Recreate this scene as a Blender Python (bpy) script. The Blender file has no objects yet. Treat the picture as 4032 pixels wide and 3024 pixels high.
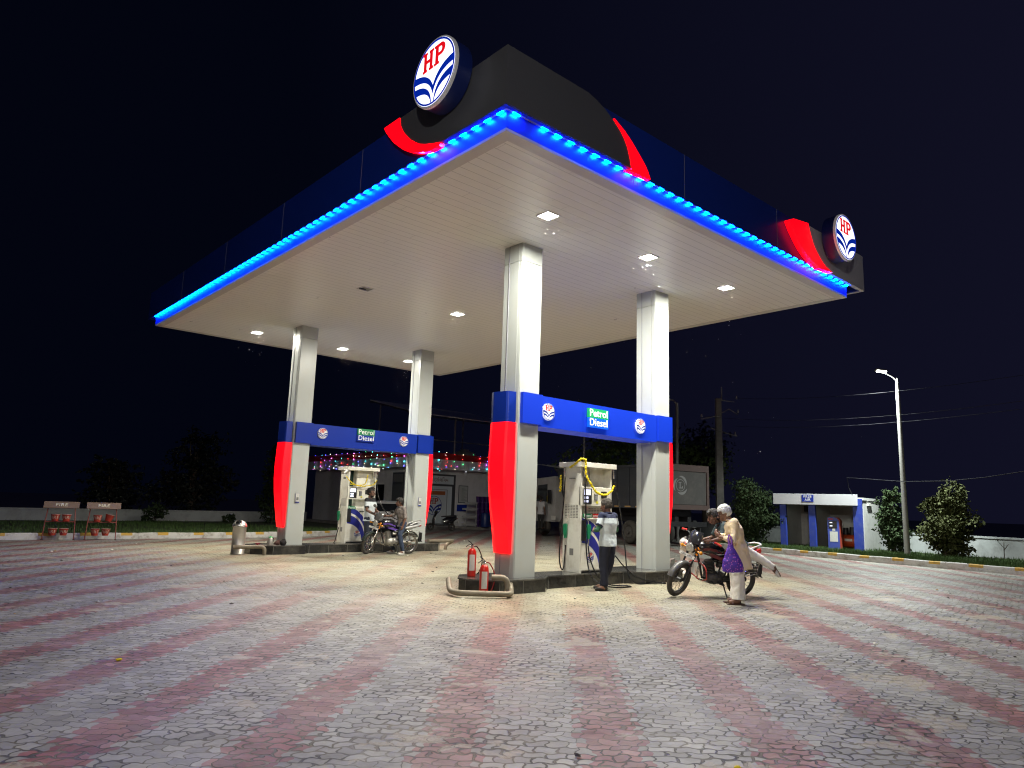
import bpy, math, random
from mathutils import Vector, Matrix, Euler
random.seed(7)
scene = bpy.context.scene
COL = scene.collection
R = math.radians
def V(*a): return Vector(a)
# ---------------------------------------------------------------- materials
MATS = {}
def mat(name, col, rough=.5, metal=0., var=0., vscale=6., bump=0., bscale=40., emit=None, estr=0., spec=.5, coat=0., bdist=.01, dirt=None, dscale=1.5, damt=.5, trans=0., sheen=0.):
    if name in MATS: return MATS[name]
    m = bpy.data.materials.new(name); m.use_nodes = True; nt = m.node_tree; b = nt.nodes['Principled BSDF']
    b.inputs['Base Color'].default_value = (*col, 1); b.inputs['Roughness'].default_value = rough; b.inputs['Metallic'].default_value = metal
    b.inputs['Specular IOR Level'].default_value = spec
    if coat: b.inputs['Coat Weight'].default_value = coat
    if trans: b.inputs['Transmission Weight'].default_value = trans
    if sheen: b.inputs['Sheen Weight'].default_value = sheen
    tc = nt.nodes.new('ShaderNodeTexCoord'); src = None
    if var:
        n = nt.nodes.new('ShaderNodeTexNoise'); n.inputs['Scale'].default_value = vscale; n.inputs['Detail'].default_value = 6
        nt.links.new(tc.outputs['Object'], n.inputs['Vector'])
        mx = nt.nodes.new('ShaderNodeMix'); mx.data_type = 'RGBA'
        mx.inputs[6].default_value = (*[c*(1-var) for c in col], 1); mx.inputs[7].default_value = (*[min(1, c*(1+var)) for c in col], 1)
        nt.links.new(n.outputs['Fac'], mx.inputs[0]); src = mx.outputs[2]
    if dirt:
        n = nt.nodes.new('ShaderNodeTexNoise'); n.inputs['Scale'].default_value = dscale; n.inputs['Detail'].default_value = 9; n.inputs['Roughness'].default_value = .7
        nt.links.new(tc.outputs['Object'], n.inputs['Vector'])
        r = nt.nodes.new('ShaderNodeMapRange'); r.inputs[1].default_value = .47; r.inputs[2].default_value = .72; r.inputs[4].default_value = damt
        nt.links.new(n.outputs['Fac'], r.inputs[0])
        mx = nt.nodes.new('ShaderNodeMix'); mx.data_type = 'RGBA'; mx.inputs[6].default_value = (*col, 1); mx.inputs[7].default_value = (*dirt, 1)
        if src: nt.links.new(src, mx.inputs[6])
        nt.links.new(r.outputs[0], mx.inputs[0]); src = mx.outputs[2]
    if src: nt.links.new(src, b.inputs['Base Color'])
    if bump:
        n = nt.nodes.new('ShaderNodeTexNoise'); n.inputs['Scale'].default_value = bscale; n.inputs['Detail'].default_value = 5
        nt.links.new(tc.outputs['Object'], n.inputs['Vector'])
        bp = nt.nodes.new('ShaderNodeBump'); bp.inputs['Strength'].default_value = bump; bp.inputs['Distance'].default_value = bdist
        nt.links.new(n.outputs['Fac'], bp.inputs['Height']); nt.links.new(bp.outputs[0], b.inputs['Normal'])
    if emit:
        b.inputs['Emission Color'].default_value = (*emit, 1); b.inputs['Emission Strength'].default_value = estr
    MATS[name] = m; return m
# ---------------------------------------------------------------- mesh builder
def frame_from(d):
    d = d.normalized(); a = Vector((0, 0, 1)) if abs(d.z) < .95 else Vector((1, 0, 0))
    x = a.cross(d).normalized(); y = d.cross(x); return x, y
class MB:
    def __init__(s, M=None): s.v = []; s.f = []; s.m = []; s.s = []; s.M = M or Matrix.Identity(4); s.mi = 0
    def add(s, vs, fs, smooth=False):
        o = len(s.v); s.v += [s.M @ Vector(p) for p in vs]
        for f in fs: s.f.append([i+o for i in f]); s.m.append(s.mi); s.s.append(smooth)
        return s
    def box(s, x0, y0, z0, x1, y1, z1):
        vs = [(x0,y0,z0),(x1,y0,z0),(x1,y1,z0),(x0,y1,z0),(x0,y0,z1),(x1,y0,z1),(x1,y1,z1),(x0,y1,z1)]
        return s.add(vs, [(3,2,1,0),(4,5,6,7),(0,1,5,4),(1,2,6,5),(2,3,7,6),(3,0,4,7)])
    def cbox(s, c, d, rot=None):
        M0 = s.M; s.M = s.M @ Matrix.Translation(Vector(c)) @ (rot.to_matrix().to_4x4() if rot else Matrix.Identity(4))
        s.box(-d[0]/2,-d[1]/2,-d[2]/2,d[0]/2,d[1]/2,d[2]/2); s.M = M0; return s
    def prism(s, poly, a, b, plane='xy', smooth=False):
        n = len(poly)
        def q(p, t): return {'xy': (p[0],p[1],t), 'xz': (p[0],t,p[1]), 'yz': (t,p[0],p[1])}[plane]
        vs = [q(p,a) for p in poly]+[q(p,b) for p in poly]
        fs = [tuple(range(n))[::-1], tuple(range(n,2*n))]
        s.add(vs, fs)
        s.add(vs, [(i,(i+1)%n,(i+1)%n+n,i+n) for i in range(n)], smooth); return s
    def rings(s, rings, cap=True, smooth=True, closed=False):
        n = len(rings[0]); vs = [p for r in rings for p in r]; fs = []
        K = len(rings)
        for k in range(K if closed else K-1):
            a = k*n; b = ((k+1) % K)*n
            for i in range(n): j = (i+1) % n; fs.append((a+i,a+j,b+j,b+i))
        s.add(vs, fs, smooth)
        if cap and not closed: s.add(rings[0], [tuple(range(n))[::-1]]); s.add(rings[-1], [tuple(range(n))])
        return s
    def tube(s, path, r, n=8, closed=False, cap=True, flat=None):
        P = [Vector(p) for p in path]; rr = r if isinstance(r, (list,tuple)) else [r]*len(P)
        out = []; x = None
        for i, p in enumerate(P):
            if closed: d = P[(i+1) % len(P)]-P[i-1]
            else: d = P[min(i+1,len(P)-1)]-P[max(i-1,0)]
            if d.length < 1e-9: d = Vector((0,0,1))
            d.normalize()
            if x is None: x, y = frame_from(d)
            else: x = (x-d*x.dot(d)); x = x.normalized() if x.length > 1e-6 else frame_from(d)[0]; y = d.cross(x)
            out.append([p+(x*math.cos(t)+y*math.sin(t)*(flat or 1))*rr[i] for t in [2*math.pi*k/n for k in range(n)]])
        return s.rings(out, cap=cap, closed=closed)
    def cyl(s, p0, p1, r0, r1=None, n=16):
        return s.tube([p0,p1], [r0, r0 if r1 is None else r1], n)
    def ell(s, c, r, rot=None, nu=12, nv=8):
        Q = rot.to_matrix() if isinstance(rot, Euler) else (rot or Matrix.Identity(3)); c = Vector(c); rg = []
        if not hasattr(r, '__len__'): r = (r,r,r)
        for k in range(nv+1):
            ph = -math.pi/2+math.pi*k/nv; cz, sz = max(math.cos(ph),.02), math.sin(ph)
            rg.append([c+Q@Vector((r[0]*cz*math.cos(t), r[1]*cz*math.sin(t), r[2]*sz)) for t in [2*math.pi*i/nu for i in range(nu)]])
        return s.rings(rg)
    def cap_(s, p0, p1, r0, r1, n=10):
        s.cyl(p0,p1,r0,r1,n); s.ell(p0,r0,nu=n,nv=6); s.ell(p1,r1,nu=n,nv=6); return s
    def lathe(s, prof, c=(0,0,0), n=24, Q=None, cap=True):
        Q = Q or Matrix.Identity(3); c = Vector(c)
        return s.rings([[c+Q@Vector((r*math.cos(2*math.pi*i/n), r*math.sin(2*math.pi*i/n), z)) for i in range(n)] for r, z in prof], cap=cap)
    def torus(s, c, R0, r, Q=None, n=28, m=8, a0=0, a1=2*math.pi):
        Q = Q or Matrix.Identity(3); c = Vector(c); full = abs(a1-a0-2*math.pi) < 1e-6
        k = n if full else n+1
        pts = [c+Q@Vector((R0*math.cos(a0+(a1-a0)*i/n), R0*math.sin(a0+(a1-a0)*i/n), 0)) for i in range(k)]
        return s.tube(pts, r, m, closed=full)
    def build(s, name, mats, parent=None, bevel=0, bseg=2):
        me = bpy.data.meshes.new(name); me.from_pydata([tuple(v) for v in s.v], [], s.f)
        if not isinstance(mats, (list,tuple)): mats = [mats]
        for m in mats: me.materials.append(m)
        me.polygons.foreach_set('material_index', s.m); me.polygons.foreach_set('use_smooth', s.s); me.update()
        o = bpy.data.objects.new(name, me); COL.objects.link(o)
        if parent: o.parent = parent
        if bevel:
            b = o.modifiers.new('bevel','BEVEL'); b.width = bevel; b.segments = bseg; b.limit_method = 'ANGLE'; b.angle_limit = R(40)
        return o
def tag(o, label=None, cat=None, group=None, kind=None):
    if label: o['label'] = label
    if cat: o['category'] = cat
    if group: o['group'] = group
    if kind: o['kind'] = kind
    return o
def thing(name, label, cat, loc=(0,0,0), rz=0, group=None, rot=None, scale=1):
    o = bpy.data.objects.new(name, None); COL.objects.link(o); o.location = loc
    o.rotation_euler = rot or (0,0,rz); o.scale = (scale,)*3
    return tag(o, label, cat, group)
def copy_tree(o, parent=None):
    c = o.copy(); COL.objects.link(c)
    if parent: c.parent = parent
    for ch in list(o.children): copy_tree(ch, c)
    return c
def text(name, s, size, m, M, parent=None, ext=.004, off=0., align='CENTER', sx=1.):
    cu = bpy.data.curves.new(name, 'FONT'); cu.body = s; cu.size = size; cu.extrude = ext; cu.offset = off*.35; cu.space_character = 1.08; cu.align_x = align; cu.align_y = 'CENTER'
    t = bpy.data.objects.new(name, cu); COL.objects.link(t)
    dg = bpy.context.evaluated_depsgraph_get(); me = bpy.data.meshes.new_from_object(t.evaluated_get(dg)); bpy.data.objects.remove(t)
    me.transform(M @ Matrix.Diagonal((sx,1,1,1))); me.materials.clear(); me.materials.append(m)
    o = bpy.data.objects.new(name, me); COL.objects.link(o)
    if parent: o.parent = parent
    return o
def remesh(mb, name, m, parent, voxel=.01, smooth=4, disp=0, dscale=.12):
    o = mb.build(name, m)
    r = o.modifiers.new('r','REMESH'); r.mode = 'VOXEL'; r.voxel_size = voxel; r.use_smooth_shade = True
    if disp:
        t = bpy.data.textures.new(name+'_tex','CLOUDS'); t.noise_scale = dscale; t.noise_depth = 2
        d = o.modifiers.new('d','DISPLACE'); d.texture = t; d.strength = disp; d.mid_level = .5; d.texture_coords = 'LOCAL'
    sm = o.modifiers.new('s','SMOOTH'); sm.iterations = smooth; sm.factor = .5
    dg = bpy.context.evaluated_depsgraph_get(); me = bpy.data.meshes.new_from_object(o.evaluated_get(dg))
    bpy.data.objects.remove(o)
    n = bpy.data.objects.new(name, me); COL.objects.link(n)
    if parent: n.parent = parent
    return n
def quad_bez(a, c, b, n=12):
    return [((1-t)**2*a[0]+2*t*(1-t)*c[0]+t*t*b[0], (1-t)**2*a[1]+2*t*(1-t)*c[1]+t*t*b[1]) for t in [i/n for i in range(n+1)]]
# plane-facing matrices: text plane XY -> wall, M_y faces -y (x to the right), M_x faces -x (text runs towards -y)
def face_my(x, y, z): return Matrix.Translation((x,y,z)) @ Euler((R(90),0,0)).to_matrix().to_4x4()
def face_mx(x, y, z): return Matrix.Translation((x,y,z)) @ Euler((R(90),0,R(-90))).to_matrix().to_4x4()
# ---------------------------------------------------------------- palette
white_acp = mat('white_cladding', (.47,.50,.49), .28, var=.04, vscale=1.2, dirt=(.45,.44,.38), dscale=1.6, damt=.45)
white_paint = mat('white_paint', (.72,.72,.68), .4, var=.03, dirt=(.42,.38,.28), dscale=3, damt=.35)
pump_white = mat('pump_white', (.74,.73,.66), .32, var=.03, dirt=(.36,.31,.2), dscale=3.5, damt=.45)
black_plastic = mat('black_plastic', (.015,.015,.017), .4)
rubber = mat('rubber', (.018,.018,.018), .55, var=.3, vscale=20, bump=.3)
tyre_dusty = mat('tyre_dusty', (.05,.046,.04), .8, var=.4, vscale=15, bump=.6, bscale=90)
chrome = mat('chrome', (.75,.75,.74), .16, metal=1)
steel = mat('brushed_steel', (.5,.48,.44), .42, metal=.65, var=.15, vscale=8); steel_bright = mat('polished_steel', (.7,.7,.68), .32, metal=.7)
alu = mat('engine_aluminium', (.42,.41,.38), .42, metal=.8, var=.3, vscale=18, bump=.4, bscale=60)
dark_metal = mat('dark_metal', (.035,.035,.038), .45, metal=.6, var=.3, vscale=12)
navy_panel = mat('navy_panel', (.006,.03,.27), .3, var=.05)
blue_sign = mat('royal_blue_panel', (.007,.03,.30), .3)
grey_panel = mat('graphite_panel', (.12,.125,.135), .36, metal=.3, var=.06, vscale=1)
hose_black = mat('hose_black', (.012,.012,.014), .25)
yellow_flower = mat('marigold_yellow', (.85,.62,.01), .75, var=.3, vscale=60, bump=1, bscale=120)
orange_flower = mat('marigold_orange', (.8,.25,.01), .75, var=.3, vscale=60)
green_nozzle = mat('green_nozzle', (.01,.2,.09), .35)
screen_lit = mat('lit_screen', (.5,.52,.6), .2, emit=(.75,.8,1), estr=1.0)
concrete = mat('concrete', (.3,.29,.27), .85, var=.25, vscale=5, bump=.4, dirt=(.12,.11,.09), dscale=2, damt=.6)
red_text = mat('red_lettering', (.62,.02,.015), .4)
white_text = mat('white_lettering', (.8,.8,.8), .4)
blue_text = mat('blue_mark', (.008,.03,.3), .4)
green_panel = mat('green_panel', (.01,.19,.07), .4)
glass_dark = mat('dark_glass', (.01,.012,.015), .08, spec=.7)
# ---------------------------------------------------------------- emblem (unit radius, in XY plane of matrix M)
def slab(letter):
    if letter == 'H':
        return [[(0,0),(.36,0),(.36,.12),(.31,.12),(.31,.42),(.59,.42),(.59,.12),(.54,.12),(.54,0),(.9,0),(.9,.12),(.81,.12),(.81,.88),(.9,.88),(.9,1),(.54,1),(.54,.88),(.59,.88),(.59,.58),(.31,.58),(.31,.88),(.36,.88),(.36,1),(0,1),(0,.88),(.09,.88),(.09,.12),(0,.12)]]
    o = [(0,0),(.38,0),(.38,.12),(.28,.12),(.28,.42)]
    arc = [(.5+.32*math.cos(t), .71+.29*math.sin(t)) for t in [R(-90+i*18) for i in range(11)]]
    o += arc+[(0,1),(0,.88),(.09,.88),(.09,.12),(0,.12)]
    hole = [(.28,.56)]+[(.47+.15*math.cos(t), .715+.155*math.sin(t)) for t in [R(-90+i*22.5) for i in range(9)]]+[(.28,.87)]
    # P as two polygons split at hole: keyhole outline
    k = 4
    return [o[:5]+[(.28,.56)]+[(.28,.56)]+hole[1:-1]+[(.28,.87),(.09,.87),(.09,.12),(0,.12)], None, o, hole]
def emblem(M, rad, parent, mats, t=.004, name='emblem', letters='lettering', ls=1.2):
    mred, mblue = mats
    S = M @ Matrix.Diagonal((rad,rad,1,1))
    b = MB(S); n = 40
    for i in range(n):
        a, c = 2*math.pi*i/n, 2*math.pi*(i+1)/n; q = [(r*math.cos(x), r*math.sin(x)) for r, x in ((.99,a),(.99,c),(.935,c),(.935,a))]
        b.prism(q, 0, t)
    for sx in (1,-1):
        for (A, Cc, B_), (D, E_, F_) in ((((0,-.42),(.22,.1),(.955,.17)), ((0,-.68),(.17,-.08),(.965,-.06))), (((.055,-.92),(.12,-.25),(.955,-.2)), ((.08,-.92),(.2,-.46),(.885,-.44)))):
            up = quad_bez(A,Cc,B_); lo = quad_bez(D,E_,F_)
            for i in range(len(up)-1):
                q = [up[i],up[i+1],lo[i+1],lo[i]]; q = [(x*sx,y) for x,y in q]
                b.prism(q if sx < 0 else q[::-1], 0, t)
    o = b.build(name, mblue, parent)
    l = MB(S @ Matrix.Translation((-.46*ls,.15,0)) @ Matrix.Diagonal((.48*ls,.52*ls,1,1)))
    l.prism(slab('H')[0], 0, t*1.3)
    # P: stem + bowl ring
    l.M = S @ Matrix.Translation((.01,.15,0)) @ Matrix.Diagonal((.52*ls,.52*ls,1,1))
    l.prism([(0,0),(.38,0),(.38,.12),(.31,.12),(.31,.88),(.31,1),(0,1),(0,.88),(.09,.88),(.09,.12),(0,.12)], 0, t*1.3)
    ou = [(.28,.40),(.5,.40)]+[(.5+.32*math.cos(x), .70+.30*math.sin(x)) for x in [R(-75+i*15) for i in range(11)]]+[(.5,1),(.28,1)]
    inn = [(.28,.56),(.47,.56)]+[(.46+.13*math.cos(x), .70+.14*math.sin(x)) for x in [R(-75+i*15) for i in range(11)]]+[(.46,.84),(.28,.84)]
    for i in range(len(ou)-1): l.prism([ou[i],ou[i+1],inn[i+1],inn[i]], 0, t*1.3)
    l.build(letters, mred, parent)
    return o
def disc(M, rad, th, n=48):
    b = MB(M @ Matrix.Diagonal((rad,rad,1,1))); b.prism([(math.cos(2*math.pi*i/n), math.sin(2*math.pi*i/n)) for i in range(n)], -th, 0, smooth=False); return b
LAMP_W = 335
# ================================================================ camera
CY, CP, CR = .7255, .1692, .0315
fv = V(math.sin(CY)*math.cos(CP), math.cos(CY)*math.cos(CP), math.sin(CP)); rv = V(math.cos(CY), -math.sin(CY), 0); uv = rv.cross(fv)
r2 = rv*math.cos(CR)+uv*math.sin(CR); u2 = uv*math.cos(CR)-rv*math.sin(CR)
cam = bpy.data.cameras.new('camera'); co = bpy.data.objects.new('camera', cam); COL.objects.link(co)
cam.sensor_width = 36; cam.lens = 2797.84/4032*36; cam.clip_end = 2000; cam.clip_start = .05
co.matrix_world = Matrix(((r2.x,u2.x,-fv.x,0),(r2.y,u2.y,-fv.y,0),(r2.z,u2.z,-fv.z,1.5),(0,0,0,1)))
scene.camera = co
# ================================================================ world: night sky with a little town glow
w = bpy.data.worlds.new('World'); scene.world = w; w.use_nodes = True; nt = w.node_tree; bg = nt.nodes['Background']
tc = nt.nodes.new('ShaderNodeTexCoord'); sp = nt.nodes.new('ShaderNodeSeparateXYZ'); nt.links.new(tc.outputs['Generated'], sp.inputs[0])
ma = nt.nodes.new('ShaderNodeMath'); ma.operation = 'SUBTRACT'; nt.links.new(sp.outputs['X'], ma.inputs[0]); nt.links.new(sp.outputs['Y'], ma.inputs[1])
rp = nt.nodes.new('ShaderNodeValToRGB'); nt.links.new(ma.outputs[0], rp.inputs[0])
mr = nt.nodes.new('ShaderNodeMapRange'); mr.inputs[1].default_value = -1.0; mr.inputs[2].default_value = 1.2; nt.links.new(ma.outputs[0], mr.inputs[0]); nt.links.new(mr.outputs[0], rp.inputs[0])
el = rp.color_ramp.elements; el[0].position = .25; el[0].color = (.0009,.0014,.0048,1); el[1].position = .95; el[1].color = (.0065,.0065,.0185,1)
nt.links.new(rp.outputs[0], bg.inputs[0]); bg.inputs[1].default_value = 1.0
scene.view_settings.view_transform = 'Standard'; scene.view_settings.look = 'None'; scene.view_settings.exposure = 0; scene.view_settings.gamma = 1
scene.cycles.use_denoising = True; scene.cycles.pixel_filter_type = 'BLACKMAN_HARRIS'; scene.cycles.filter_width = 1.15; scene.cycles.max_bounces = 6; scene.cycles.diffuse_bounces = 4; scene.cycles.glossy_bounces = 3
scene.cycles.sample_clamp_indirect = 6; scene.cycles.caustics_reflective = False; scene.cycles.caustics_refractive = False
# ================================================================ ground materials
def paver_material():
    m = bpy.data.materials.new('interlocking_pavers'); m.use_nodes = True; nt = m.node_tree; N = nt.nodes; L = nt.links; b = N['Principled BSDF']
    def math_(op, a, c=None, cl=False):
        n = N.new('ShaderNodeMath'); n.operation = op; n.use_clamp = cl
        for i, x in enumerate((a, c)):
            if x is None: continue
            if isinstance(x, (int,float)): n.inputs[i].default_value = x
            else: L.new(x, n.inputs[i])
        return n.outputs[0]
    tc = N.new('ShaderNodeTexCoord'); s = N.new('ShaderNodeSeparateXYZ'); L.new(tc.outputs['Object'], s.inputs[0]); x, y = s.outputs[0], s.outputs[1]
    k = 1/math.sqrt(2)
    u = math_('MULTIPLY', math_('SUBTRACT', x, y), k); v = math_('MULTIPLY', math_('ADD', x, y), k)
    # settlement wobble
    nz = N.new('ShaderNodeTexNoise'); nz.inputs['Scale'].default_value = .9; nz.inputs['Detail'].default_value = 3; L.new(tc.outputs['Object'], nz.inputs['Vector'])
    ns = N.new('ShaderNodeSeparateColor'); L.new(nz.outputs['Color'], ns.inputs[0])
    nz2 = N.new('ShaderNodeTexNoise'); nz2.inputs['Scale'].default_value = 5.5; nz2.inputs['Detail'].default_value = 2; L.new(tc.outputs['Object'], nz2.inputs['Vector'])
    ns2 = N.new('ShaderNodeSeparateColor'); L.new(nz2.outputs['Color'], ns2.inputs[0])
    du = math_('ADD', math_('MULTIPLY', math_('SUBTRACT', ns.outputs[0], .5), .16), math_('MULTIPLY', math_('SUBTRACT', ns2.outputs[0], .5), .15))
    dv = math_('ADD', math_('MULTIPLY', math_('SUBTRACT', ns.outputs[1], .5), .16), math_('MULTIPLY', math_('SUBTRACT', ns2.outputs[1], .5), .12))
    PU, PV = .13375, .103  # paver pitch (six across one stripe spacing)
    # wavy interlock
    u1 = math_('ADD', math_('ADD', u, du), math_('MULTIPLY', math_('SINE', math_('MULTIPLY', v, 2*math.pi/PV)), .008))
    v1 = math_('ADD', math_('ADD', v, dv), math_('MULTIPLY', math_('SINE', math_('MULTIPLY', u, 2*math.pi/PU*1.0)), .011))
    br = N.new('ShaderNodeTexBrick'); br.offset = .5; br.squash = 1; br.inputs['Scale'].default_value = 1; br.inputs['Brick Width'].default_value = PU; br.inputs['Row Height'].default_value = PV
    br.inputs['Mortar Size'].default_value = .006; br.inputs['Mortar Smooth'].default_value = .35; br.inputs['Bias'].default_value = 0
    mz = N.new('ShaderNodeTexNoise'); mz.inputs['Scale'].default_value = 1.1; mz.inputs['Detail'].default_value = 6; L.new(tc.outputs['Object'], mz.inputs['Vector'])
    mzr = N.new('ShaderNodeMapRange'); mzr.inputs[1].default_value = .40; mzr.inputs[2].default_value = .66; mzr.inputs[3].default_value = .003; mzr.inputs[4].default_value = .0145; L.new(mz.outputs['Fac'], mzr.inputs[0]); L.new(mzr.outputs[0], br.inputs['Mortar Size'])
    br.inputs['Color1'].default_value = (0,0,0,1); br.inputs['Color2'].default_value = (1,1,1,1)
    cb = N.new('ShaderNodeCombineXYZ'); L.new(u1, cb.inputs[0]); L.new(v1, cb.inputs[1]); L.new(cb.outputs[0], br.inputs['Vector'])
    # brick cell index for stripe choice (whole pavers take one colour)
    row = math_('FLOOR', math_('DIVIDE', v1, PV)); par = math_('MULTIPLY', math_('MODULO', math_('ABSOLUTE', row), 2), .5)
    cell = math_('FLOOR', math_('ADD', math_('DIVIDE', u1, PU), par))
    cc = math_('MULTIPLY', math_('SUBTRACT', cell, math_('SUBTRACT', par, .5)), PU)   # centre of the paver across the stripes
    ph = math_('SUBTRACT', math_('DIVIDE', math_('SUBTRACT', cc, .42), 1.07), math_('FLOOR', math_('ADD', math_('DIVIDE', math_('SUBTRACT', cc, .42), 1.07), .5)))
    stripe = math_('LESS_THAN', math_('ABSOLUTE', ph), .17)
    # colours
    def noise(sc, det=6, rough=.6):
        n = N.new('ShaderNodeTexNoise'); n.inputs['Scale'].default_value = sc; n.inputs['Detail'].default_value = det; n.inputs['Roughness'].default_value = rough; L.new(tc.outputs['Object'], n.inputs['Vector']); return n.outputs['Fac']
    def mix(f, a, c, bl='MIX'):
        n = N.new('ShaderNodeMix'); n.data_type = 'RGBA'; n.blend_type = bl
        if isinstance(f, (int,float)): n.inputs[0].default_value = f
        else: L.new(f, n.inputs[0])
        for i, q in ((6,a),(7,c)):
            if isinstance(q, tuple): n.inputs[i].default_value = (*q,1)
            else: L.new(q, n.inputs[i])
        return n.outputs[2]
    def rng(x, a, c, lo=0, hi=1):
        n = N.new('ShaderNodeMapRange'); n.inputs[1].default_value = a; n.inputs[2].default_value = c; n.inputs[3].default_value = lo; n.inputs[4].default_value = hi; L.new(x, n.inputs[0]); return n.outputs[0]
    rc = N.new('ShaderNodeSeparateColor'); L.new(br.outputs['Color'], rc.inputs[0])
    grey = mix(rc.outputs[0], (.22,.215,.195), (.37,.36,.325))
    red = mix(rc.outputs[0], (.19,.045,.05), (.32,.095,.095))
    fade = rng(noise(.55, 5), .25, .6, .5, .92)
    col = mix(math_('MULTIPLY', stripe, fade), grey, red)
    # dust film and mottling
    col = mix(rng(noise(1.3, 9, .7), .48, .78, 0, .45), col, (.36,.34,.28))
    col = mix(rng(noise(.35, 6, .6), .5, .8, 0, .4), col, (.17,.165,.15))
    col = mix(rng(noise(24, 4), .35, .7, 0, .28), col, (.2,.19,.175))
    # yellow dust tracked in under the canopy by vehicles
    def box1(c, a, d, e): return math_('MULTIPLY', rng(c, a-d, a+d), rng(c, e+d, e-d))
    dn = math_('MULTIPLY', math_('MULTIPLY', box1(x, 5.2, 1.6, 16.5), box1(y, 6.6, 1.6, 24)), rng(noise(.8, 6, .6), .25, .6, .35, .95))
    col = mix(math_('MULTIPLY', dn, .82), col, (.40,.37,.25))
    # oil drips and dark tyre-worn stains
    vd = N.new('ShaderNodeTexVoronoi'); vd.inputs['Scale'].default_value = 1.7; L.new(tc.outputs['Object'], vd.inputs['Vector'])
    col = mix(math_('MULTIPLY', rng(vd.outputs['Distance'], .085, .04), rng(noise(.6, 3), .48, .56, 0, .75)), col, (.03,.028,.025))
    col = mix(rng(noise(.75, 7, .65), .56, .74, 0, .5), col, (.09,.085,.08))
    # joints
    jn = rng(noise(1.7, 4), .34, .55, .55, 1)
    joint = math_('MULTIPLY', br.outputs['Fac'], jn)
    col = mix(joint, col, mix(rng(noise(2.3, 5), .42, .62), (.012,.011,.009), (.16,.135,.09)))
    # sand / broken patches
    vor = N.new('ShaderNodeTexNoise'); vor.inputs['Scale'].default_value = 1.15; vor.inputs['Detail'].default_value = 8; vor.inputs['Roughness'].default_value = .62; vor.inputs['Distortion'].default_value = .4
    L.new(tc.outputs['Object'], vor.inputs['Vector']); patch = rng(vor.outputs['Fac'], .60, .625)
    col = mix(math_('MULTIPLY', patch, .85), col, mix(noise(55, 3), (.2,.17,.12), (.52,.46,.36)))
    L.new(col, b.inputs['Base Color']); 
    L.new(rng(noise(3, 5), .3, .7, .42, .68), b.inputs['Roughness']); b.inputs['Specular IOR Level'].default_value = .4
    fu = math_('SUBTRACT', math_('FRACT', math_('ADD', math_('DIVIDE', u1, PU), par)), .5); fv = math_('SUBTRACT', math_('FRACT', math_('DIVIDE', v1, PV)), .5)
    r2_ = math_('SUBTRACT', math_('FRACT', math_('MULTIPLY', rc.outputs[0], 17.3)), .5); r3_ = math_('SUBTRACT', math_('FRACT', math_('MULTIPLY', rc.outputs[0], 41.7)), .5)
    tilt = math_('ADD', math_('MULTIPLY', fu, r2_), math_('MULTIPLY', fv, r3_))
    hgt0 = math_('SUBTRACT', math_('ADD', math_('ADD', math_('MULTIPLY', rc.outputs[0], .35), math_('MULTIPLY', noise(45, 4), .25)), math_('MULTIPLY', noise(2.2, 3), 1.2)), math_('MULTIPLY', br.outputs['Fac'], 1.1))
    bp = N.new('ShaderNodeBump'); bp.inputs['Strength'].default_value = .85; bp.inputs['Distance'].default_value = .012; hgt = math_('ADD', hgt0, math_('MULTIPLY', tilt, 1.6)); L.new(hgt, bp.inputs['Height']); L.new(bp.outputs[0], b.inputs['Normal'])
    return m
pav = paver_material()
earth = mat('dark_earth', (.34,.32,.30), .95, var=.4, vscale=.6)
lawn_soil = mat('lawn_soil', (.025,.035,.012), .95, var=.5, vscale=2, bump=1, bscale=25)
b = MB(); b.add([(-400,-400,-.06),(500,-400,-.06),(500,500,-.06),(-400,500,-.06)], [(0,1,2,3)]); tag(b.build('ground', earth), kind='structure')
# kerb lines (front edge of the kerb at the paving)
KL = [(-16,26.0),(-4,26.33),(3.15,26.5),(10.16,26.74),(13.49,27.4),(17,29.2),(19.5,32.5)]
KR = [(34,24),(29.5,20.5),(27.3,17.3),(26.2,14.4),(25.45,10.4),(24.95,8.0),(24.65,5.7),(24.5,2),(24.3,-12)]
b = MB(); poly = [(-40,-40),(24.3,-40)]+KR[::-1]+[(40,30),(40,60),(21,60)]+KL[::-1]+[(-40,25.4)]
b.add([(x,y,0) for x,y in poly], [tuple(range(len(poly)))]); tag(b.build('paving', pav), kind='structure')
def offs(line, d):
    out = []
    for i, p in enumerate(line):
        a = Vector(line[max(i-1,0)]); c = Vector(line[min(i+1,len(line)-1)]); t = (c-a).normalized(); out.append((p[0]-t.y*d, p[1]+t.x*d))
    return out
kw = mat('kerb_white', (.46,.455,.44), .8, var=.12, vscale=4, bump=.5, dirt=(.16,.14,.1), dscale=5, damt=.9)
ky = mat('kerb_yellow', (.45,.27,.04), .75, var=.15, vscale=6, dirt=(.2,.15,.08), dscale=7, damt=.7)
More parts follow.
